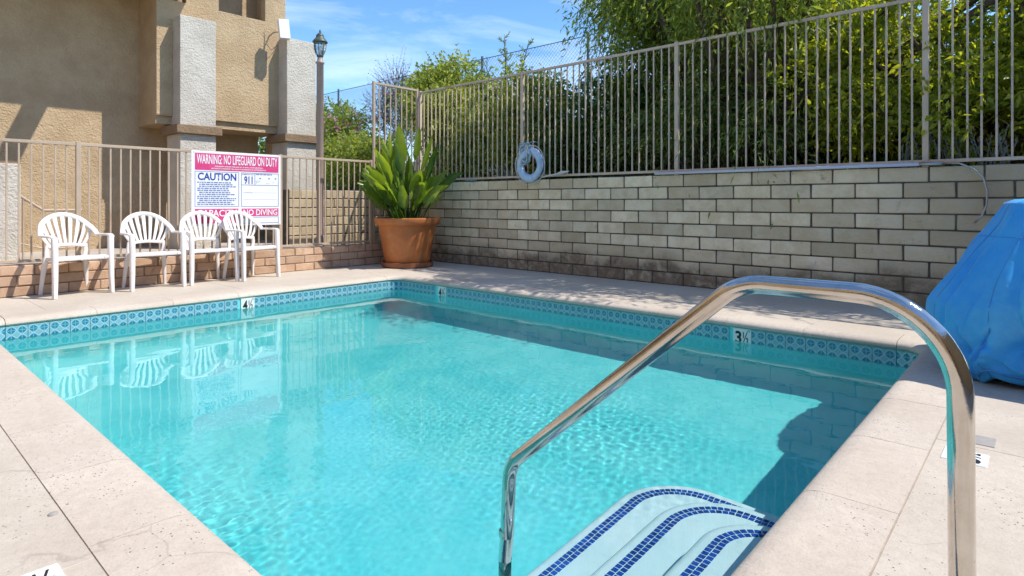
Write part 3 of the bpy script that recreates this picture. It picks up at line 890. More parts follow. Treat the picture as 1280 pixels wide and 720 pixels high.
def make_chair():
    t = thing('plastic_chair', '', 'chair')
    m = M['white_plastic']
    path = []; td = []
    arm = [(.245, .275, .622), (.20, .282, .638), (.10, .292, .640), (.02, .292, .638), (-.03, .283, .640)]
    for p in arm: path.append((p[0], -p[1], p[2])); td.append((0, 1, 0))
    for k in range(25):
        phi = R(-82 + 164*k/24); y, z = rim(phi)
        q = min(1, (k+1)/5, (25-k)/5)
        path.append((back_x(y, z)*q + (-.05)*(1-q), y, z)); s = math.sin(phi)
        td.append((0, -math.sin(phi), -math.cos(phi)) if k > 12 else (0, -math.sin(phi), -math.cos(phi)))
    for p in reversed(arm): path.append((p[0], p[1], p[2])); td.append((0, -1, 0))
    # consistent width direction: inward
    td = [(0, 1, 0)]*5 + [(0, -math.sin(R(-82+164*k/24)), -math.cos(R(-82+164*k/24))) for k in range(25)] + [(0, -1, 0)]*5
    auto_smooth(ribbon(path, [.055]*5 + [.052]*25 + [.055]*5, .024, td).build('back_rim', m, t, local=True), 60)
    # lower band of the back
    band_ = [(-.150 + .75*((k-6)*.030)**2, (k-6)*.030, .515 + .018*math.cos((k-6)/6*1.57)) for k in range(13)]
    auto_smooth(ribbon(band_, .034, .020, [(0, 0, 1)]*13).build('back_band', m, t, local=True), 60)
    for i in range(-4, 5):
        yb = i*.040; phi = R(i*17.2); yt, zt = rim(phi, .012)
        pts = []; wd = []
        for k in range(5):
            u = k/4; bow = math.sin(u*math.pi)*.010*i/4
            y = yb + (yt-yb)*u + bow; z = .522 + (zt-.522)*u
            pts.append((back_x(y, z)*1.0 + (.012 if k == 0 else 0)*0, y, z)); wd.append(.027 + .016*u)
        auto_smooth(ribbon(pts, wd, .011, [(0, math.cos(phi*u), -math.sin(phi*u)) for u in (0, .25, .5, .75, 1)]).build('slat', m, t, local=True), 60)
    # seat
    v = []; f = []; nx_, ny_ = 9, 9
    def seat_pt(i, j, low):
        u = i/(nx_-1); s = j/(ny_-1)*2 - 1
        half = .195 + .045*u
        x = -.15 + .39*u + (.012*(1 - s*s) if i == nx_-1 else 0); y = s*half
        z = .405 + .025*u - .014*(1 - s*s)*math.sin(u*math.pi) - (.012 if i == nx_-1 else 0)
        return (x, y, z - (.035 if low else 0))
    for low in (0, 1):
        for i in range(nx_):
            for j in range(ny_): v.append(seat_pt(i, j, low))
    I = lambda i, j, l: l*nx_*ny_ + i*ny_ + j
    for i in range(nx_-1):
        for j in range(ny_-1):
            f.append((I(i, j, 0), I(i+1, j, 0), I(i+1, j+1, 0), I(i, j+1, 0))); f.append((I(i, j, 1), I(i, j+1, 1), I(i+1, j+1, 1), I(i+1, j, 1)))
    for i in range(nx_-1):
        f.append((I(i, 0, 0), I(i, 0, 1), I(i+1, 0, 1), I(i+1, 0, 0))); f.append((I(i, ny_-1, 0), I(i+1, ny_-1, 0), I(i+1, ny_-1, 1), I(i, ny_-1, 1)))
    for j in range(ny_-1):
        f.append((I(0, j, 0), I(0, j+1, 0), I(0, j+1, 1), I(0, j, 1))); f.append((I(nx_-1, j, 0), I(nx_-1, j, 1), I(nx_-1, j+1, 1), I(nx_-1, j+1, 0)))
    o = MB().add(v, f).build('seat', m, t, local=True, bevel=.007); auto_smooth(o, 35)
    for s in (-1, 1):
        # front leg runs up into the arm
        P = [(.250, s*.275, 0), (.243, s*.270, .2), (.237, s*.268, .42), (.230, s*.270, .60), (.222, s*.272, .632)]
        auto_smooth(ribbon(P, [.042, .050, .056, .058, .050], .048, [(0, 1, 0)]*5).build('leg', m, t, local=True), 60)
        P = [(-.190, s*.225, 0), (-.170, s*.21, .2), (-.145, s*.19, .40)]
        auto_smooth(ribbon(P, [.030, .040, .055], .035, [(0, 1, 0)]*3).build('leg', m, t, local=True), 60)
        # side of the back going down to the seat, and the link from seat to front leg
        P = [(-.140, s*.185, .40), (-.130, s*.190, .47), (back_x(.18, .53), s*.185, .535)]
        auto_smooth(ribbon(P, [.05, .042, .036], .016, [(0, 1, 0)]*3).build('back_stay', m, t, local=True), 60)
        MB().box((.17, min(s*.20, s*.27), .385), (.25, max(s*.20, s*.27), .415)).build('seat_bracket', m, t, local=True, bevel=.006)
    return t
proto = make_chair()
SPOTS = [((-7.70, 1.745), 12, 'white plastic chair standing apart, leftmost of the four'),
         ((-7.65, 2.451), 2, 'white plastic chair second from the left in the row of four'),
         ((-7.67, 3.085), 1, 'white plastic chair third from the left, in front of the warning sign'),
         ((-7.67, 3.672), 15, 'white plastic chair rightmost of the four, below the NO DIVING print')]
for i, ((mx_, my_), yaw, lab) in enumerate(SPOTS):
    o = proto if i == 0 else copy_tree(proto)
    o.location = (mx_ - .25*math.cos(R(yaw)), my_ - .25*math.sin(R(yaw)), .002)
    o.rotation_euler = (0, 0, R(yaw))
    tag(o, lab, 'chair', 'white plastic chairs along the low wall')

# ------------------------------------------------------------------ pot and plant
px_, py_ = -7.50, 5.93
sa = tag(MB().lathe([(0, .0), (.37, .0), (.40, .012), (.405, .075), (.385, .078), (.375, .03), (0, .03)], (0, 0, 0), 48).build('pot_saucer', M['saucer'], None, smooth=True), 'dark terracotta saucer under the big pot', 'saucer')
sa.location = (px_, py_, .003)
auto_smooth(sa, 35)
pot = thing('flower_pot', 'large orange terracotta pot in the corner of the deck', 'pot', (px_, py_, .036))
o = MB().lathe([(0, .036), (.335, .036), (.345, .05), (.395, .35), (.445, .64), (.447, .66)], (px_, py_, 0), 56).build('body', M['terracotta'], pot, smooth=True); auto_smooth(o, 35)
o = MB().lathe([(.444, .645), (.475, .650), (.495, .665), (.505, .70), (.515, .735), (.512, .757), (.495, .765), (.465, .760), (.455, .74), (.44, .62)], (px_, py_, 0), 56).build('rim', M['terracotta'], pot, smooth=True); auto_smooth(o, 50)
MB().lathe([(.0, .715), (.2, .722), (.45, .70)], (px_, py_, 0), 40).build('soil', M['soil'], pot)

def set_tint(me, vals):
    at = me.attributes.new('tint', 'FLOAT', 'POINT'); at.data.foreach_set('value', np.asarray(vals, dtype=np.float32))
def paddle_leaf(parent, base, az, lean, stem, blade, width, tint, droop):
    """petiole and boat shaped blade in one mesh"""
    d = Vector((math.cos(az), math.sin(az), 0)); side = Vector((-math.sin(az), math.cos(az), 0))
    pts = []; tl = stem + blade; n = 16
    p = Vector(base); ang = lean*.35
    ps = [p.copy()]; 
    for i in range(n):
        s = (i+1)/n; a = lean*(.35 + .65*s) + droop*max(0, s-.55)**2*4
        p = p + (d*math.sin(a) + Vector((0, 0, 1))*math.cos(a))*tl/n; ps.append(p.copy())
    v = []; f = []; k0 = int(n*stem/tl)
    stem_pts = ps[:k0+2]
    twist = rnd.uniform(-1.5, 1.5)
    # petiole
    b = MB().tube(stem_pts, [.012 - .006*i/len(stem_pts) for i in range(len(stem_pts))], 5)
    nv = len(b.v); rows = n - k0 + 1; fl_ = rnd.uniform(.10, .45)
    for i in range(rows):
        u = i/(rows-1); q = ps[k0+i]; t = (ps[min(k0+i+1, n)] - ps[max(k0+i-1, 0)]).normalized()
        sd = (side*math.cos(twist) + t.cross(side)*math.sin(twist)).normalized(); nn = sd.cross(t)
        wv = width*.5*(math.sin(math.pi*min(1, u*.93+.05))**.85)*(1 - .35*u) if 0 < u < 1 else .004
        rag = 1 + rnd.uniform(-.14, .05)
        for s, lift in ((-1, fl_), (-.5, fl_*.42), (0, 0), (.5, fl_*.42), (1, fl_)):
            b.v.append(tuple(q + sd*s*wv*rag + nn*lift*wv*.8 + nn*.006*math.sin(i*2.1+s*3)))
    for i in range(rows-1):
        for k in range(4): a = nv+i*5+k; b.f.append((a, a+1, a+6, a+5))
    o = b.build('leaf', M['leaf_paddle'], parent, smooth=True)
    set_tint(o.data, [tint*.5]*nv + [min(1, max(0, tint + (.12 if (j % 5) == 2 else 0) + rnd.uniform(-.05, .05))) for j in range(rows*5)])
    return o
plant = thing('bird_of_paradise_plant', 'green bird of paradise plant growing in the terracotta pot', 'plant', (px_, py_, .71))
specs = []
for i in range(80):
    az = rnd.uniform(0, 2*math.pi) if i % 3 else R(-131.8) + rnd.uniform(-.9, .9); inner = i < 16
    lean = rnd.uniform(.10, .42) if inner else rnd.uniform(.45, 1.2)
    stem = rnd.uniform(.45, .80) if inner else rnd.uniform(.18, .55)
    blade = rnd.uniform(.46, .66) if inner else rnd.uniform(.38, .56)
    specs.append((az, lean, stem, blade, rnd.uniform(.18, .26), rnd.random(), rnd.uniform(0, .5)))
# a few leaves placed after the photograph: tall ones to the left and centre, one reaching right
V1 = R(-131.8)   # toward the left of the view
specs += [(V1+.2, .42, .62, .58, 0.26, .95, .1), (V1-.4, .25, .86, .60, 0.24, .8, .0), (V1+.9, .14, .95, .58, 0.25, .75, 0), (V1+2.6, .16, .95, .56, 0.26, .35, 0),
          (V1+3.1, .30, .85, .55, 0.27, .5, .1), (V1+3.3, .85, .50, .50, 0.24, .6, .3), (V1, .75, .55, .52, 0.24, .9, .3), (V1+.5, .65, .35, .50, 0.25, .85, .2), (V1-.2, .95, .35, .46, 0.23, .4, .5)]
for az, lean, stem, blade, wd, ti, dr in specs:
    r_ = rnd.uniform(.02, .24)
    paddle_leaf(plant, (px_ + r_*math.cos(az), py_ + r_*math.sin(az), .70), az, lean, stem, blade, wd, ti, dr)

# ------------------------------------------------------------------ stainless handrail
RY = 1.56
def round_path(pts, rads, n=10):
    P = [Vector(p) for p in pts]; out = [P[0]]
    for i in range(1, len(P)-1):
        a = (P[i-1]-P[i]).normalized(); c = (P[i+1]-P[i]).normalized(); ang = a.angle(c); d = rads[i]/math.tan(ang/2)
        s, e = P[i] + a*d, P[i] + c*d; cen = P[i] + (a+c).normalized()*rads[i]/math.sin(ang/2)
        for k in range(n+1):
            u = k/n; q = (s-cen).normalized().slerp((e-cen).normalized(), u); out.append(cen + q*rads[i])
    out.append(P[-1]); return out
hr = thing('handrail', 'polished stainless steel handrail arching over the pool steps', 'handrail', (-.134, RY, 0))
path = round_path([(-.134, RY, -.06), (-.139, RY, .792), (-.60, RY, .792), (-1.405, RY, .085), (-1.428, RY, -.34)], [0, .20, .17, .13, 0], 14)
o = MB().tube(path, .0242, 32).build('tube', M['chrome'], hr, smooth=True)
MB().tube([(-1.4275, RY, -.345), (-1.432, RY, -.815)], .0225, 24).build('lower_tube', M['chrome'], hr, smooth=True)
MB().lathe([(.0252, -.175), (.0258, -.17), (.0258, -.155), (.0252, -.15)], (-1.4225, RY, 0), 24).build('joint_ring', M['chrome'], hr, smooth=True)
MB().lathe([(.024, .03), (.03, .028), (.05, .016), (.06, .006), (.06, .0022)], (-.134, RY, 0), 28).build('escutcheon', M['chrome'], hr, smooth=True)

# ------------------------------------------------------------------ blue covered pool lift
cv = thing('covered_pool_lift', 'bulky pool lift under a bright blue fabric cover at the right edge', 'pool lift', (.38, 4.74, 0))
def cover_mat():
    m = mat('blue cover fabric', (.024, .35, .84), (.035, .40, .86), 5, .55, .12, 300, space='object', bdist=.003)
    t = m.node_tree; co = coords(t, 'object'); b = bsdf(m)
    mpn = N(t, 'Mapping'); mpn.inputs['Scale'].default_value = (2.2, 2.2, 5.5); mpn.inputs['Rotation'].default_value = (.5, .4, 0)
    t.links.new(co, mpn.inputs[0])
    n1 = noise(t, mpn.outputs[0], 1.5, 5, .55, 1.6)
    bp = [n for n in t.nodes if n.type == 'BUMP'][0]
    bp2 = N(t, 'Bump', Strength=.3, Distance=.03); t.links.new(n1, bp2.inputs['Height']); t.links.new(bp.outputs[0], bp2.inputs['Normal'])
    t.links.new(bp2.outputs[0], b.inputs['Normal'])
    old = b.inputs['Base Color'].links[0].from_socket
    fade = ramp(t, noise(t, co, 2.5, 7, .7), .5, .75)
    t.links.new(mixc(t, math_(t, 'MULTIPLY', fade, .45), old, (.13, .48, .82)), b.inputs['Base Color'])
    b.inputs['Sheen Weight'].default_value = .15
    return m
M['cover'] = cover_mat()
M['cover_seam'] = mat('blue seam tape', (.05, .26, .62), rough=.6)
CXY = Vector((.38, 4.74))
CREASES = []
for _ in range(46):   # long soft folds running down from the top
    t0 = rnd.uniform(2.6, 6.0); h0 = rnd.uniform(.0, .45); a_ = rnd.uniform(1.15, 2.0); ln_ = rnd.uniform(.35, .75)
    CREASES.append((t0, h0, t0 + ln_*math.cos(a_)/.75, min(1.1, h0 + ln_*math.sin(a_)), rnd.uniform(.016, .045), rnd.choice((-1, 1, 1))*rnd.uniform(.008, .020)))
for _ in range(14):   # a few short sags between them
    t0 = rnd.uniform(2.6, 6.0); h0 = rnd.uniform(.15, .7); CREASES.append((t0, h0, t0 + rnd.uniform(-.4, .4), h0 + rnd.uniform(-.06, .06), rnd.uniform(.012, .022), -rnd.uniform(.006, .012)))
for _ in range(45):
    t0 = rnd.uniform(2.6, 6.0); h0 = rnd.uniform(0, .12); CREASES.append((t0, h0, t0 + rnd.uniform(-.3, .3), h0 + rnd.uniform(.08, .22), rnd.uniform(.012, .03), rnd.choice((-1, 1))*rnd.uniform(.020, .050)))
def cover_pt(th, h):
    """h 0 bottom .. 1 top; rounded box plan narrowing to the top and gathered at the hem"""
    z = .020 + .98*h
    # plan half sizes
    if h < .40: k = .92 + .08*math.sin(h/.40*math.pi/2)
    else: k = 1.0
    tt = max(0, (h-.40)/.60)**1.12
    rx, ry = .905*k*(1 - .36*tt), .64*k*(1 - .46*tt)
    c, s = math.cos(th), math.sin(th); e = 2/3.6
    x = rx*math.copysign(abs(c)**e, c); y = ry*math.copysign(abs(s)**e, s)
    # folds: vertical gathers that grow toward the hem, a sag at mid height
    g = (1-h)**2
    fold = .030*g*math.sin(th*17 + 1.3*math.sin(th*3)) + .014*g*math.sin(th*31+2) + .012*math.sin(th*5 + h*7) + .012*math.sin(h*13 + th*3.1)*(1-abs(2*h-1))
    if h < .16: fold += .035*math.sin(h/.16*math.pi)*(.6+.4*math.sin(th*7+1))
    L = math.hypot(x, y)
    q3 = Vector((x*1.0 + 3, y*1.0, h*1.1 + x*.5))
    fold += .030*mnoise.noise(q3*1.7) + .010*mnoise.noise(q3*4.2)
    for (t0, h0, t1, h1, wd_, am) in CREASES:
        dt, dh = (t1-t0)*.75, h1-h0; px__, py__ = ((th-t0+math.pi) % (2*math.pi) - math.pi)*.75, h-h0
        u = (px__*dt + py__*dh)/(dt*dt+dh*dh)
        if -.15 < u < 1.15:
            dd = abs(px__*dh - py__*dt)/math.hypot(dt, dh)
            if dd < wd_*3: fold += am*math.exp(-(dd/wd_)**2)*math.sin(max(0, min(1, (u+.15)/1.3))*math.pi)
    x *= 1 + fold/L*1.0; y *= 1 + fold/L*1.0
    z += (.020*math.sin(th*9+1) + .015*math.sin(th*23))*g*g
    return (CXY.x + x, CXY.y + y, z)
n, mrow = 420, 90; v = []; f = []
for i in range(mrow+1):
    for k in range(n): v.append(cover_pt(2*math.pi*k/n, i/mrow))
for i in range(mrow):
    for k in range(n): f.append((i*n+k, i*n+(k+1) % n, (i+1)*n+(k+1) % n, (i+1)*n+k))
# crowned top, and hem turned under
for j, (sc_, dz) in enumerate(((.93, .012), (.8, .02), (.5, .032), (.2, .036))):
    for k in range(n):
        p = cover_pt(2*math.pi*k/n, 1.0); v.append((CXY.x + (p[0]-CXY.x)*sc_, CXY.y + (p[1]-CXY.y)*sc_, p[2] + dz + .006*math.sin(k*.3+j)))
for j in range(4):
    a = (mrow+j)*n
    for k in range(n): f.append((a+k, a+(k+1) % n, a+n+(k+1) % n, a+n+k))
f.append(tuple(range((mrow+4)*n, (mrow+5)*n)))
hem0 = len(v)
for k in range(n):
    p = cover_pt(2*math.pi*k/n, 0); v.append((CXY.x + (p[0]-CXY.x)*.9, CXY.y + (p[1]-CXY.y)*.9, p[2] + .035))
for k in range(n): f.append((k, hem0+k, hem0+(k+1) % n, (k+1) % n))
MB().add(v, f).build('cover', M['cover'], cv, smooth=True)
# stitched seams
MB().tube([cover_pt(2*math.pi*k/n, .80) for k in range(0, n+1, 1)], .0022, 5, flat=1).build('seam', M['cover_seam'], cv, smooth=True)
for th in (3.55, 4.15, 5.3):
    MB().tube([cover_pt(th, i/24) for i in range(25)], .0028, 5).build('seam', M['cover_seam'], cv, smooth=True)
MB().tube([cover_pt(2*math.pi*k/n, .045) for k in range(n+1)], .008, 6).build('drawstring', M['cover_seam'], cv, smooth=True)
MB().box((-.30, 4.30, .002), (1.05, 5.18, .075)).build('base_plate', M['black_plastic'], cv, bevel=.012)

# ------------------------------------------------------------------ small deck fittings
def deck_marker(x, y, lab):
    t = thing('depth_marker', lab, 'depth marker', (x, y, 0), group='deck depth markers')
    MB().box((x-.072, y-.072, -.003), (x+.072, y+.072, .004)).build('tile', M['white_tile'], t, bevel=.003, seg=1)
    c = Vector((x, y, .004))
    text_obj('numeral', '3', M['black'], t, c + Vector((0, -.030, 0)), (0, 1, 0), (-1, 0, 0), .052, .105, bold=.03)
    text_obj('numeral', '½', M['black'], t, c + Vector((0, .032, 0)), (0, 1, 0), (-1, 0, 0), .050, .10, bold=.015)
deck_marker(-1.975, .330, 'white depth marker tile set in the deck at the lower left corner')
deck_marker(-.247, 2.945, 'white depth marker tile set in the deck behind the right handrail leg')
tag(MB().box((-.245, 3.13, -.002), (-.165, 3.25, .0035)).build('grey_plate', M['grey'], bevel=.002, seg=1), 'small grey plate set in the deck beyond the right depth marker', 'plate')
an = tag(MB().lathe([(.0, .003), (.011, .002), (.014, .0), (.014, -.004)], (0, 0, 0), 12).build('anchor_bolt', M['steel_dull'], smooth=True), 'small round metal anchor in the deck joint at lower left', 'bolt')
an.location = (-2.38, .455, .003); an.data.materials[0] = M['grey']

# ------------------------------------------------------------------ life ring, rescue pole
lr = thing('life_ring', 'pale blue life ring with coiled rope hanging on the tall fence', 'life ring', (-5.56, 6.66, 1.30))
ringM = Matrix.Translation((0, -.05, .235)) @ Matrix.Rotation(R(24), 4, 'Y') @ Matrix.Rotation(R(18), 4, 'Z') @ Matrix.Rotation(R(8), 4, 'X')
b = MB(); v = []; f = []; n1, n2 = 48, 16
for i in range(n1):
    a = 2*math.pi*i/n1
    for k in range(n2):
        c = 2*math.pi*k/n2; rr_ = .190 + .058*math.cos(c)
        v.append(ringM @ Vector((rr_*math.cos(a)*.82, .052*math.sin(c), rr_*math.sin(a)*1.06)))
for i in range(n1):
    for k in range(n2): f.append((i*n2+k, i*n2+(k+1) % n2, ((i+1) % n1)*n2+(k+1) % n2, ((i+1) % n1)*n2+k))
b.add(v, f).build('ring', M['ring'], lr, smooth=True, local=True)
for a in (40, 130, 220, 310):
    pts = []
    for k in range(17):
        c = 2*math.pi*k/16; rr_ = .190 + .0605*math.cos(c); pts.append(ringM @ Vector((rr_*math.cos(R(a))*.82, .0545*math.sin(c), rr_*math.sin(R(a))*1.06)))
    MB().tube(pts, .010, 6, flat=.5).build('band', M['ring'], lr, smooth=True, local=True)
pts = []
for k in range(65):
    a = 2*math.pi*k/64; sag = .268 + .016*abs(math.sin(2*(a - R(40)))) ; pts.append(ringM @ Vector((sag*math.cos(a)*.82, -.01, sag*math.sin(a)*1.06)))
MB().tube(pts, .006, 6).build('grab_line', M['rope_white'], lr, smooth=True, local=True)
for q in range(3):
    pts = []
    for k in range(97):
        a = 2*math.pi*k/24 + q; r_ = .085 + .02*math.sin(a*1.31+q) + .01*rnd.uniform(-1, 1)
        pts.append(Vector((-.035 + r_*math.cos(a) + .02*math.sin(k*.2+q), -.125 - .01*math.sin(k*.5) - .008*q, .40 + r_*1.25*math.sin(a) + .03*math.sin(k*.11+2*q))))
    MB().tube(pts, .0065, 5).build('rope_coil', M['rope_blue'] if q < 2 else M['rope_white'], lr, smooth=True, local=True)
MB().tube([(-.03, -.11, .50), (-.01, -.06, .56), (.0, .06, .58), (.03, .1, .57)], .006, 6).build('hanger', M['rope_blue'], lr, local=True)
MB().tube([(.02, -.1, .54), (.12, -.11, .44), (.18, -.11, .38)], .007, 6).build('hanger', M['rope_white'], lr, local=True)

rp_ = thing('rescue_pole', 'long white and blue rescue pole with a wire hook lying along the wall top', 'rescue pole', (-2.2, 6.685, 1.34))
MB().tube([(-3.62, 6.69, 1.354), (-.86, 6.685, 1.354)], .017, 10).build('pole', M['pole_white'], rp_, smooth=True)
MB().tube([(-.90, 6.685, 1.354), (-.72, 6.685, 1.354)], .0175, 10).build('ferrule', M['steel_dull'], rp_, smooth=True)
for dy in (-.012, .012):
    hook = [(-.72, 6.685+dy, 1.356), (-.60, 6.66+dy, 1.35), (-.50, 6.645+dy, 1.30), (-.43, 6.64+dy, 1.22), (-.40, 6.64+dy, 1.10), (-.405, 6.64+dy, .98), (-.44, 6.64+dy, .88), (-.49, 6.645+dy, .82)]
    MB().tube(hook, .008, 7).build('hook_rod', M['steel_dull'], rp_, smooth=True)
br = thing('brush_pole', 'white pole end with a ragged tip beside the life ring', 'pole', (-5.0, 6.69, 1.36))
MB().tube([(-5.42, 6.70, 1.36), (-5.12, 6.69, 1.40)], .011, 8).build('pole', M['rope_white'], br)
MB().tube([(-5.13, 6.69, 1.40), (-5.06, 6.69, 1.415), (-5.0, 6.69, 1.42), (-4.93, 6.69, 1.43)], [.014, .024, .018, .008], 8).build('tip', M['rope_white'], br)
tag(MB().tube([(-6.95 + .02*k, 6.66 + .02*math.sin(k*1.9), 1.345 + .012*abs(math.sin(k*2.3))) for k in range(14)], .008, 5).build('rope_scrap', M['rope_blue']), 'scrap of blue rope on the wall top beside the potted plant', 'rope')
# ------------------------------------------------------------------ vegetation
rnd.seed(21); rng = np.random.default_rng(4)
def unit(a): return a / np.maximum(np.linalg.norm(a, axis=-1, keepdims=True), 1e-9)
def leaf_mesh(name, P, D, L, W, tint, m, parent, fold=.25):
    """one folded four point blade per leaf: P base, D axis, L length, W width"""
    n = len(P); D = unit(D)
    A = rng.normal(size=(n, 3)); A[:, 2] *= .45
    S_ = unit(np.cross(D, A + np.array([0, 0, 1.0]) * .3)); Nn = np.cross(S_, D)
    L = np.broadcast_to(L, (n,))[:, None]; W = np.broadcast_to(W, (n,))[:, None]
    b0 = P; t0 = P + D*L - np.array([0, 0, 1.])*L*.12
    l0 = P + D*L*.42 + S_*W*.5 + Nn*W*fold; r0 = P + D*L*.42 - S_*W*.5 + Nn*W*fold
    V = np.stack([b0, r0, t0, l0], 1).reshape(-1, 3) - np.array(org(parent))[None]
    i = np.arange(n)[:, None]*4
    F = np.concatenate([i + np.array([[0, 1, 2]]), i + np.array([[0, 2, 3]])], 1).reshape(-1, 3)
    me = bpy.data.meshes.new(name); nf = len(F)
    me.vertices.add(len(V)); me.vertices.foreach_set('co', V.ravel())
    me.loops.add(nf*3); me.loops.foreach_set('vertex_index', F.ravel().astype(np.int32))
    me.polygons.add(nf); me.polygons.foreach_set('loop_start', np.arange(0, nf*3, 3, dtype=np.int32)); me.update()
    me.materials.append(m); set_tint(me, np.repeat(tint, 4))
    return link(name, me, parent)
def twigs(clumps, n, length, droop, up, k, shell=.55, spread=.6):
    """n twigs in ellipsoid clumps; returns points (n,k,3) and tangents"""
    vol = np.array([c[3]*c[4]*c[5] for c in clumps])**.7; pick = rng.choice(len(clumps), n, p=vol/vol.sum())
    C = np.array([c[:3] for c in clumps])[pick]; Rr = np.array([c[3:6] for c in clumps])[pick]
    U = unit(rng.normal(size=(n, 3))); r_ = (shell + (1-shell)*rng.random((n, 1)))
    r_ = np.where(rng.random((n, 1)) < .3, rng.random((n, 1))**.5, r_)
    P0 = C + Rr*U*r_
    D = unit(unit(U*Rr) + rng.normal(size=(n, 3))*spread + np.array([0, 0, up]))
    Ls = length*(.55 + .9*rng.random((n, 1, 1)))
    s = np.linspace(0, 1, k)[None, :, None]
    pts = P0[:, None] + D[:, None]*Ls*s - np.array([0, 0, 1.])*droop*Ls*s**2
    tan = unit(D[:, None] - np.array([0, 0, 2.])*droop*s)
    return pts, tan
def stems_mesh(b, pts, r0, every=1):
    for q in pts[::every]: b.tube([tuple(q[0]), tuple(q[len(q)//2]), tuple(q[-1])], [r0, r0*.7, r0*.35], 3, caps=False)
def foliage_tree(name, label, cat, base, clumps, n, length, droop, up, k, L, W, lm, trunk_r=.05, side=.8, tint_by=None, group=None, stem_every=6, stem_r=.004, shell=.55, bark=None, stuffy=False):
    t = thing(name, label, cat, base, group=group)
    pts, tan = twigs(clumps, n, length, droop, up, k, shell)
    P = pts.reshape(-1, 3); T = tan.reshape(-1, 3)
    D = T + rng.normal(size=P.shape)*side
    nn = len(P); tt = np.clip(np.repeat(rng.random(n), k)*.6 + rng.random(nn)*.4, 0, 1)
    leaf_mesh('crown', P + rng.normal(size=P.shape)*.012, D, L*(.65 + .7*rng.random(nn)), W*(.7 + .6*rng.random(nn)), tt, lm, t)
    b = MB(); B0 = Vector(base)
    for c in clumps:
        e = Vector(c[:3]); mid = B0.lerp(e, .5) + Vector((rnd.uniform(-.15, .15), rnd.uniform(-.15, .15), rnd.uniform(-.05, .2)))
        b.tube([B0 - Vector((0, 0, .1)), B0.lerp(mid, .5) + Vector((rnd.uniform(-.05, .05), 0, 0)), mid, mid.lerp(e, .6), e + Vector((0, 0, c[5]*.5))], [trunk_r, trunk_r*.8, trunk_r*.55, trunk_r*.4, trunk_r*.15], 7)
    stems_mesh(b, pts, stem_r, stem_every)
    b.build('trunk', bark or M['bark'], t, smooth=True)
    return t
def clump_cloud(x0, x1, y0, y1, z0, z1, n, r0, r1):
    return [(rnd.uniform(x0, x1), rnd.uniform(y0, y1), rnd.uniform(z0, z1), rnd.uniform(r0, r1), rnd.uniform(r0, r1)*.9, rnd.uniform(r0, r1)) for _ in range(n)]

# fresh green shrub behind the left part of the tall fence
cl = clump_cloud(-9.6, -8.3, 7.7, 8.6, 1.6, 3.2, 9, .30, .55) + clump_cloud(-8.4, -6.3, 7.3, 8.3, 1.5, 2.9, 17, .30, .5) + [(-9.4, 8.2, 3.35, .42, .4, .4), (-8.8, 8.2, 3.5, .35, .35, .35)]
foliage_tree('leafy_shrub', 'fresh green shrub behind the left part of the tall fence', 'shrub', (-8.3, 8.2, 1.35), cl, 4200, .34, .25, .35, 9, .08, .044, M['leaf_lime'], .05, stem_every=4)
# slender feathery saplings rising from it
fs = thing('feathery_sapling', 'slender feathery sapling rising above the fresh green shrub', 'tree', (-7.9, 8.3, 1.35))
b = MB(); LP = []; LD = []
for (x, z, lx_, lz) in ((-7.55, 2.6, -.05, 1.55), (-7.75, 2.6, -.9, 1.25), (-7.35, 2.7, .35, 1.2), (-7.65, 2.8, .12, 1.05), (-7.7, 2.6, -.45, 1.15)):
    q = [Vector((-7.9, 8.3, 1.3)), Vector((x, 8.3, z)), Vector((x + lx_*.5, 8.3, z + lz*.6)), Vector((x + lx_, 8.28, z + lz))]
    b.tube(q, [.03, .018, .012, .004], 6)
    for s in range(15):
        u = s/15; p = q[1].lerp(q[2], u*2) if u < .5 else q[2].lerp(q[3], u*2-1)
        d = Vector((rnd.uniform(-1, 1), rnd.uniform(-1, 1), rnd.uniform(.1, .9))).normalized(); ln = rnd.uniform(.16, .34)*(1.1 - .5*u)
        b.tube([p, p + d*ln], [.005, .002], 3)
        for k in range(16):
            LP.append(p + d*ln*(k+1)/16); LD.append(d*.9 + Vector((rnd.uniform(-1, 1), rnd.uniform(-1, 1), rnd.uniform(-.6, 1)))*.8)
leaf_mesh('crown', np.array(LP), np.array(LD), .085, .014, rng.random(len(LP)), M['leaf_feather'], fs)
b.build('trunk', M['bark'], fs, smooth=True)
# dark hedge in the middle
cl = clump_cloud(-6.5, -4.3, 7.6, 8.5, 1.5, 2.65, 18, .32, .5)
foliage_tree('dark_hedge', 'dark green hedge behind the fence right of the life ring', 'hedge', (-5.7, 8.1, 1.35), cl, 3400, .26, .15, .3, 9, .065, .036, M['leaf_dark'], .045)
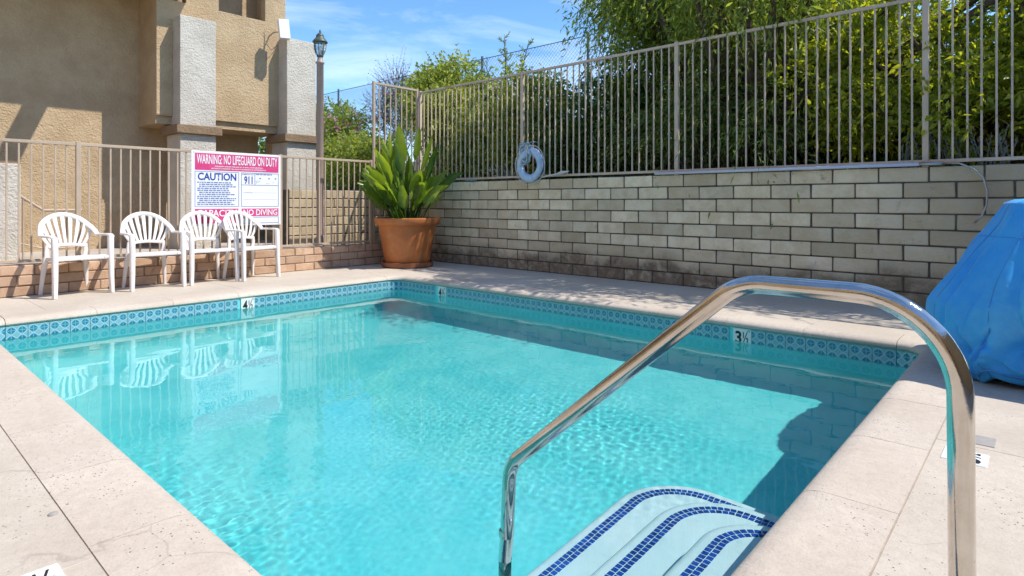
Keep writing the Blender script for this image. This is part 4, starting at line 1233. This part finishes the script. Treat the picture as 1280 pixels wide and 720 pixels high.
# big overhanging tree with drooping sprays
def slant(x0, x1, yb, ys, z0, z1, n, r0, r1, jy=.35):
    """clumps whose lower ones stand nearer the fence than the upper ones"""
    out = []
    for _ in range(n):
        z = rnd.uniform(z0, z1); out.append((rnd.uniform(x0, x1), yb + (z-z0)*ys + rnd.uniform(-jy, jy), z, rnd.uniform(r0, r1), rnd.uniform(r0, r1)*.9, rnd.uniform(r0, r1)*.8))
    return out
cl = (clump_cloud(-5.0, -3.9, 7.8, 9.2, 3.5, 5.4, 8, .30, .5) + clump_cloud(-4.0, -1.9, 7.6, 9.0, 3.0, 4.8, 12, .3, .5) + clump_cloud(-3.6, -1.4, 6.9, 7.5, 3.4, 4.4, 7, .22, .38)
      + [(-5.15, 8.1, 4.3, .35, .4, .5), (-5.3, 8.2, 5.0, .35, .4, .5)] + clump_cloud(-1.5, 1.0, 6.9, 7.5, 3.4, 4.1, 4, .18, .26) + [(-4.6, 7.9, 2.9, .35, .4, .45), (-2.55, 6.75, 3.5, .22, .12, .2), (-2.2, 6.75, 3.55, .2, .12, .2), (-3.2, 6.8, 3.65, .2, .1, .2)])
foliage_tree('overhanging_tree', 'big dark tree with drooping sprays hanging over the tall fence', 'tree', (-3.3, 8.5, 1.4), cl, 3500, .55, .75, .15, 13, .10, .027, M['leaf_tree'], .11, side=.55, stem_every=4)
# lower drooping branches seen through the bars
cl = slant(-4.6, -2.2, 7.38, .30, 1.75, 3.0, 14, .22, .36, .25)
foliage_tree('drooping_shrub', 'shrub with long drooping dark sprays behind the middle of the tall fence', 'shrub', (-3.4, 7.7, 1.3), cl, 620, .55, .75, .35, 13, .10, .020, M['leaf_feather'], .03, side=.5, stem_every=2)
# yellow green shrub at the right
cl = slant(-2.1, .1, 7.25, .40, 1.7, 3.6, 20, .22, .38) + slant(-.5, 1.4, 7.25, .40, 1.8, 3.5, 15, .22, .38)
foliage_tree('yellow_shrub', 'tall yellow green shrub behind the right end of the fence', 'shrub', (-.5, 8.1, 1.35), cl, 2100, .30, .1, .5, 9, .09, .036, M['leaf_yellow'], .05, side=.9, stem_every=3)
# dense dark thicket farther back
cl = clump_cloud(-4.8, -1.5, 9.2, 10.4, 1.9, 4.4, 26, .5, .7) + clump_cloud(-1.5, 2.4, 9.2, 10.2, 1.8, 3.9, 28, .45, .7) + clump_cloud(-6.6, 2.4, 8.7, 9.2, 1.6, 2.2, 20, .4, .55)
foliage_tree('dark_thicket', 'dense dark trees behind the yellow green shrub', 'tree', (-1, 9.6, 1.5), cl, 6500, .4, .3, .3, 10, .09, .045, M['leaf_dark'], .10, stem_every=10)
# far left: flowering shrub, withered shrub, green bushes
cl = clump_cloud(-14.2, -12.6, 8.0, 9.3, 1.6, 3.2, 12, .35, .6)
fsb = foliage_tree('flowering_shrub', 'dark shrub with dusty pink flowers right of the lamp post', 'shrub', (-13.4, 8.8, 1.4), cl, 1500, .35, .25, .4, 9, .085, .04, M['leaf_tree'], .05)
pts, tan = twigs([(c[0]+.15, c[1]-.1, c[2], c[3], c[4], c[5]) for c in cl], 420, .2, .2, .4, 4, .8)
P = pts.reshape(-1, 3); leaf_mesh('blossom', P, rng.normal(size=P.shape), .075, .06, rng.random(len(P)), M['leaf_pink'], fsb)
cl = clump_cloud(-13.4, -12.2, 9.2, 10.3, 2.6, 3.9, 9, .35, .5)
foliage_tree('withered_shrub', 'withered brown shrub with bare twigs behind the narrow fence panel', 'shrub', (-12.8, 9.7, 1.7), cl, 700, .55, -.05, .7, 7, .05, .02, M['leaf_brown'], .03, stem_every=1, stem_r=.006, bark=M['twig'])
cl = clump_cloud(-12.2, -10.4, 7.2, 8.4, 1.3, 2.1, 12, .3, .5)
foliage_tree('green_bush', 'low green bush above the short tan block wall', 'shrub', (-11.3, 7.8, 1.3), cl, 1400, .32, .2, .4, 9, .08, .036, M['leaf_lime'], .04)
cl = clump_cloud(-17.5, -15, 8.5, 10.5, 1.8, 3.6, 12, .5, .8)
foliage_tree('green_tree', 'green tree partly hidden behind the lamp post', 'tree', (-16, 9.5, 1.7), cl, 1800, .4, .2, .4, 9, .10, .05, M['leaf_tree'], .07)

# silver plant and grey stalked plants on the wall top
sp_ = thing('silver_plant', 'small silver leaved plant behind the fence left of the life ring', 'plant', (-6.45, 6.98, 1.25))
q = 70; th = rng.random(q)*6.28; el = .3 + rng.random(q)*1.1
D = np.stack([np.cos(th)*np.cos(el), np.sin(th)*np.cos(el), np.sin(el)], 1)
P = np.array([-6.45, 6.98, 1.32])[None] + D*(.05 + .22*rng.random((q, 1))) + np.stack([rng.normal(size=q)*.10, rng.normal(size=q)*.03, np.zeros(q)], 1)
leaf_mesh('leaves', P, D, .085, .034, rng.random(q), M['leaf_silver'], sp_)
b = MB()
for p in P[::2]: b.tube([(-6.45, 6.98, 1.22), tuple(p)], [.006, .003], 4)
b.build('stem', M['leaf_silver'], sp_)
for k_, (x, lab) in enumerate(((-.98, 'grey green stalky plant left of the thick fence post at the right'), (-.66, 'grey green stalky plant right of the thick fence post'), (-.36, 'grey green stalky plant nearest the right edge of the picture'))):
    gp = thing('stalky_plant', lab, 'plant', (x, 7.02, 1.25), group='grey stalky plants on the wall')
    LP = []; LD = []; b = MB()
    for s in range(16):
        a = rnd.uniform(0, 6.28); ln = rnd.uniform(.22, .50); d = Vector((math.cos(a)*.28, math.sin(a)*.2, 1)).normalized(); p0 = Vector((x + rnd.uniform(-.12, .12), 7.02 + rnd.uniform(-.06, .06), 1.24))
        b.tube([p0, p0 + d*ln], [.006, .004], 4)
        for q in range(26):
            LP.append(p0 + d*ln*(q+2)/27); LD.append(d*.9 + Vector((rnd.uniform(-1, 1), rnd.uniform(-1, 1), .3))*.7)
    leaf_mesh('leaves', np.array(LP), np.array(LD), .034, .009, rng.random(len(LP)), M['leaf_silver'], gp)
    b.build('stem', M['leaf_silver'], gp)

# chain link fence on the slope
ck = thing('chain_link_fence', 'chain link fence on the slope against the sky', 'fence', (-10, 9.5, 1.6))
z0, z1 = 2.0, 4.18
for x in (-18.1, -15.15, -12.2, -9.38, -6.55): MB().tube([(x, 9.5, 1.4), (x, 9.5, 4.24)], .028, 8).build('post', M['wire'], ck)
MB().tube([(-20, 9.5, z1), (-5.0, 9.5, z1)], .008, 6).build('top_wire', M['wire'], ck)
b = MB(); Hh = z1 - z0; p = .085
x = -20.0 - Hh
while x < -5.0:
    for sgn in (1, -1):
        a, c = (x, z0), (x + Hh, z1)
        if sgn < 0: a, c = (x, z1), (x + Hh, z0)
        # clip to the panel
        u0 = max(0, (-20 - a[0])/Hh); u1 = min(1, (-5.0 - a[0])/Hh)
        if u1 > u0: b.tube([(a[0] + Hh*u0, 9.5 + .004*sgn, a[1] + (c[1]-a[1])*u0), (a[0] + Hh*u1, 9.5 + .004*sgn, a[1] + (c[1]-a[1])*u1)], .0028, 3, caps=False)
    x += p
o = b.build('wire_mesh', M['wire'], ck); o['kind'] = 'stuff'
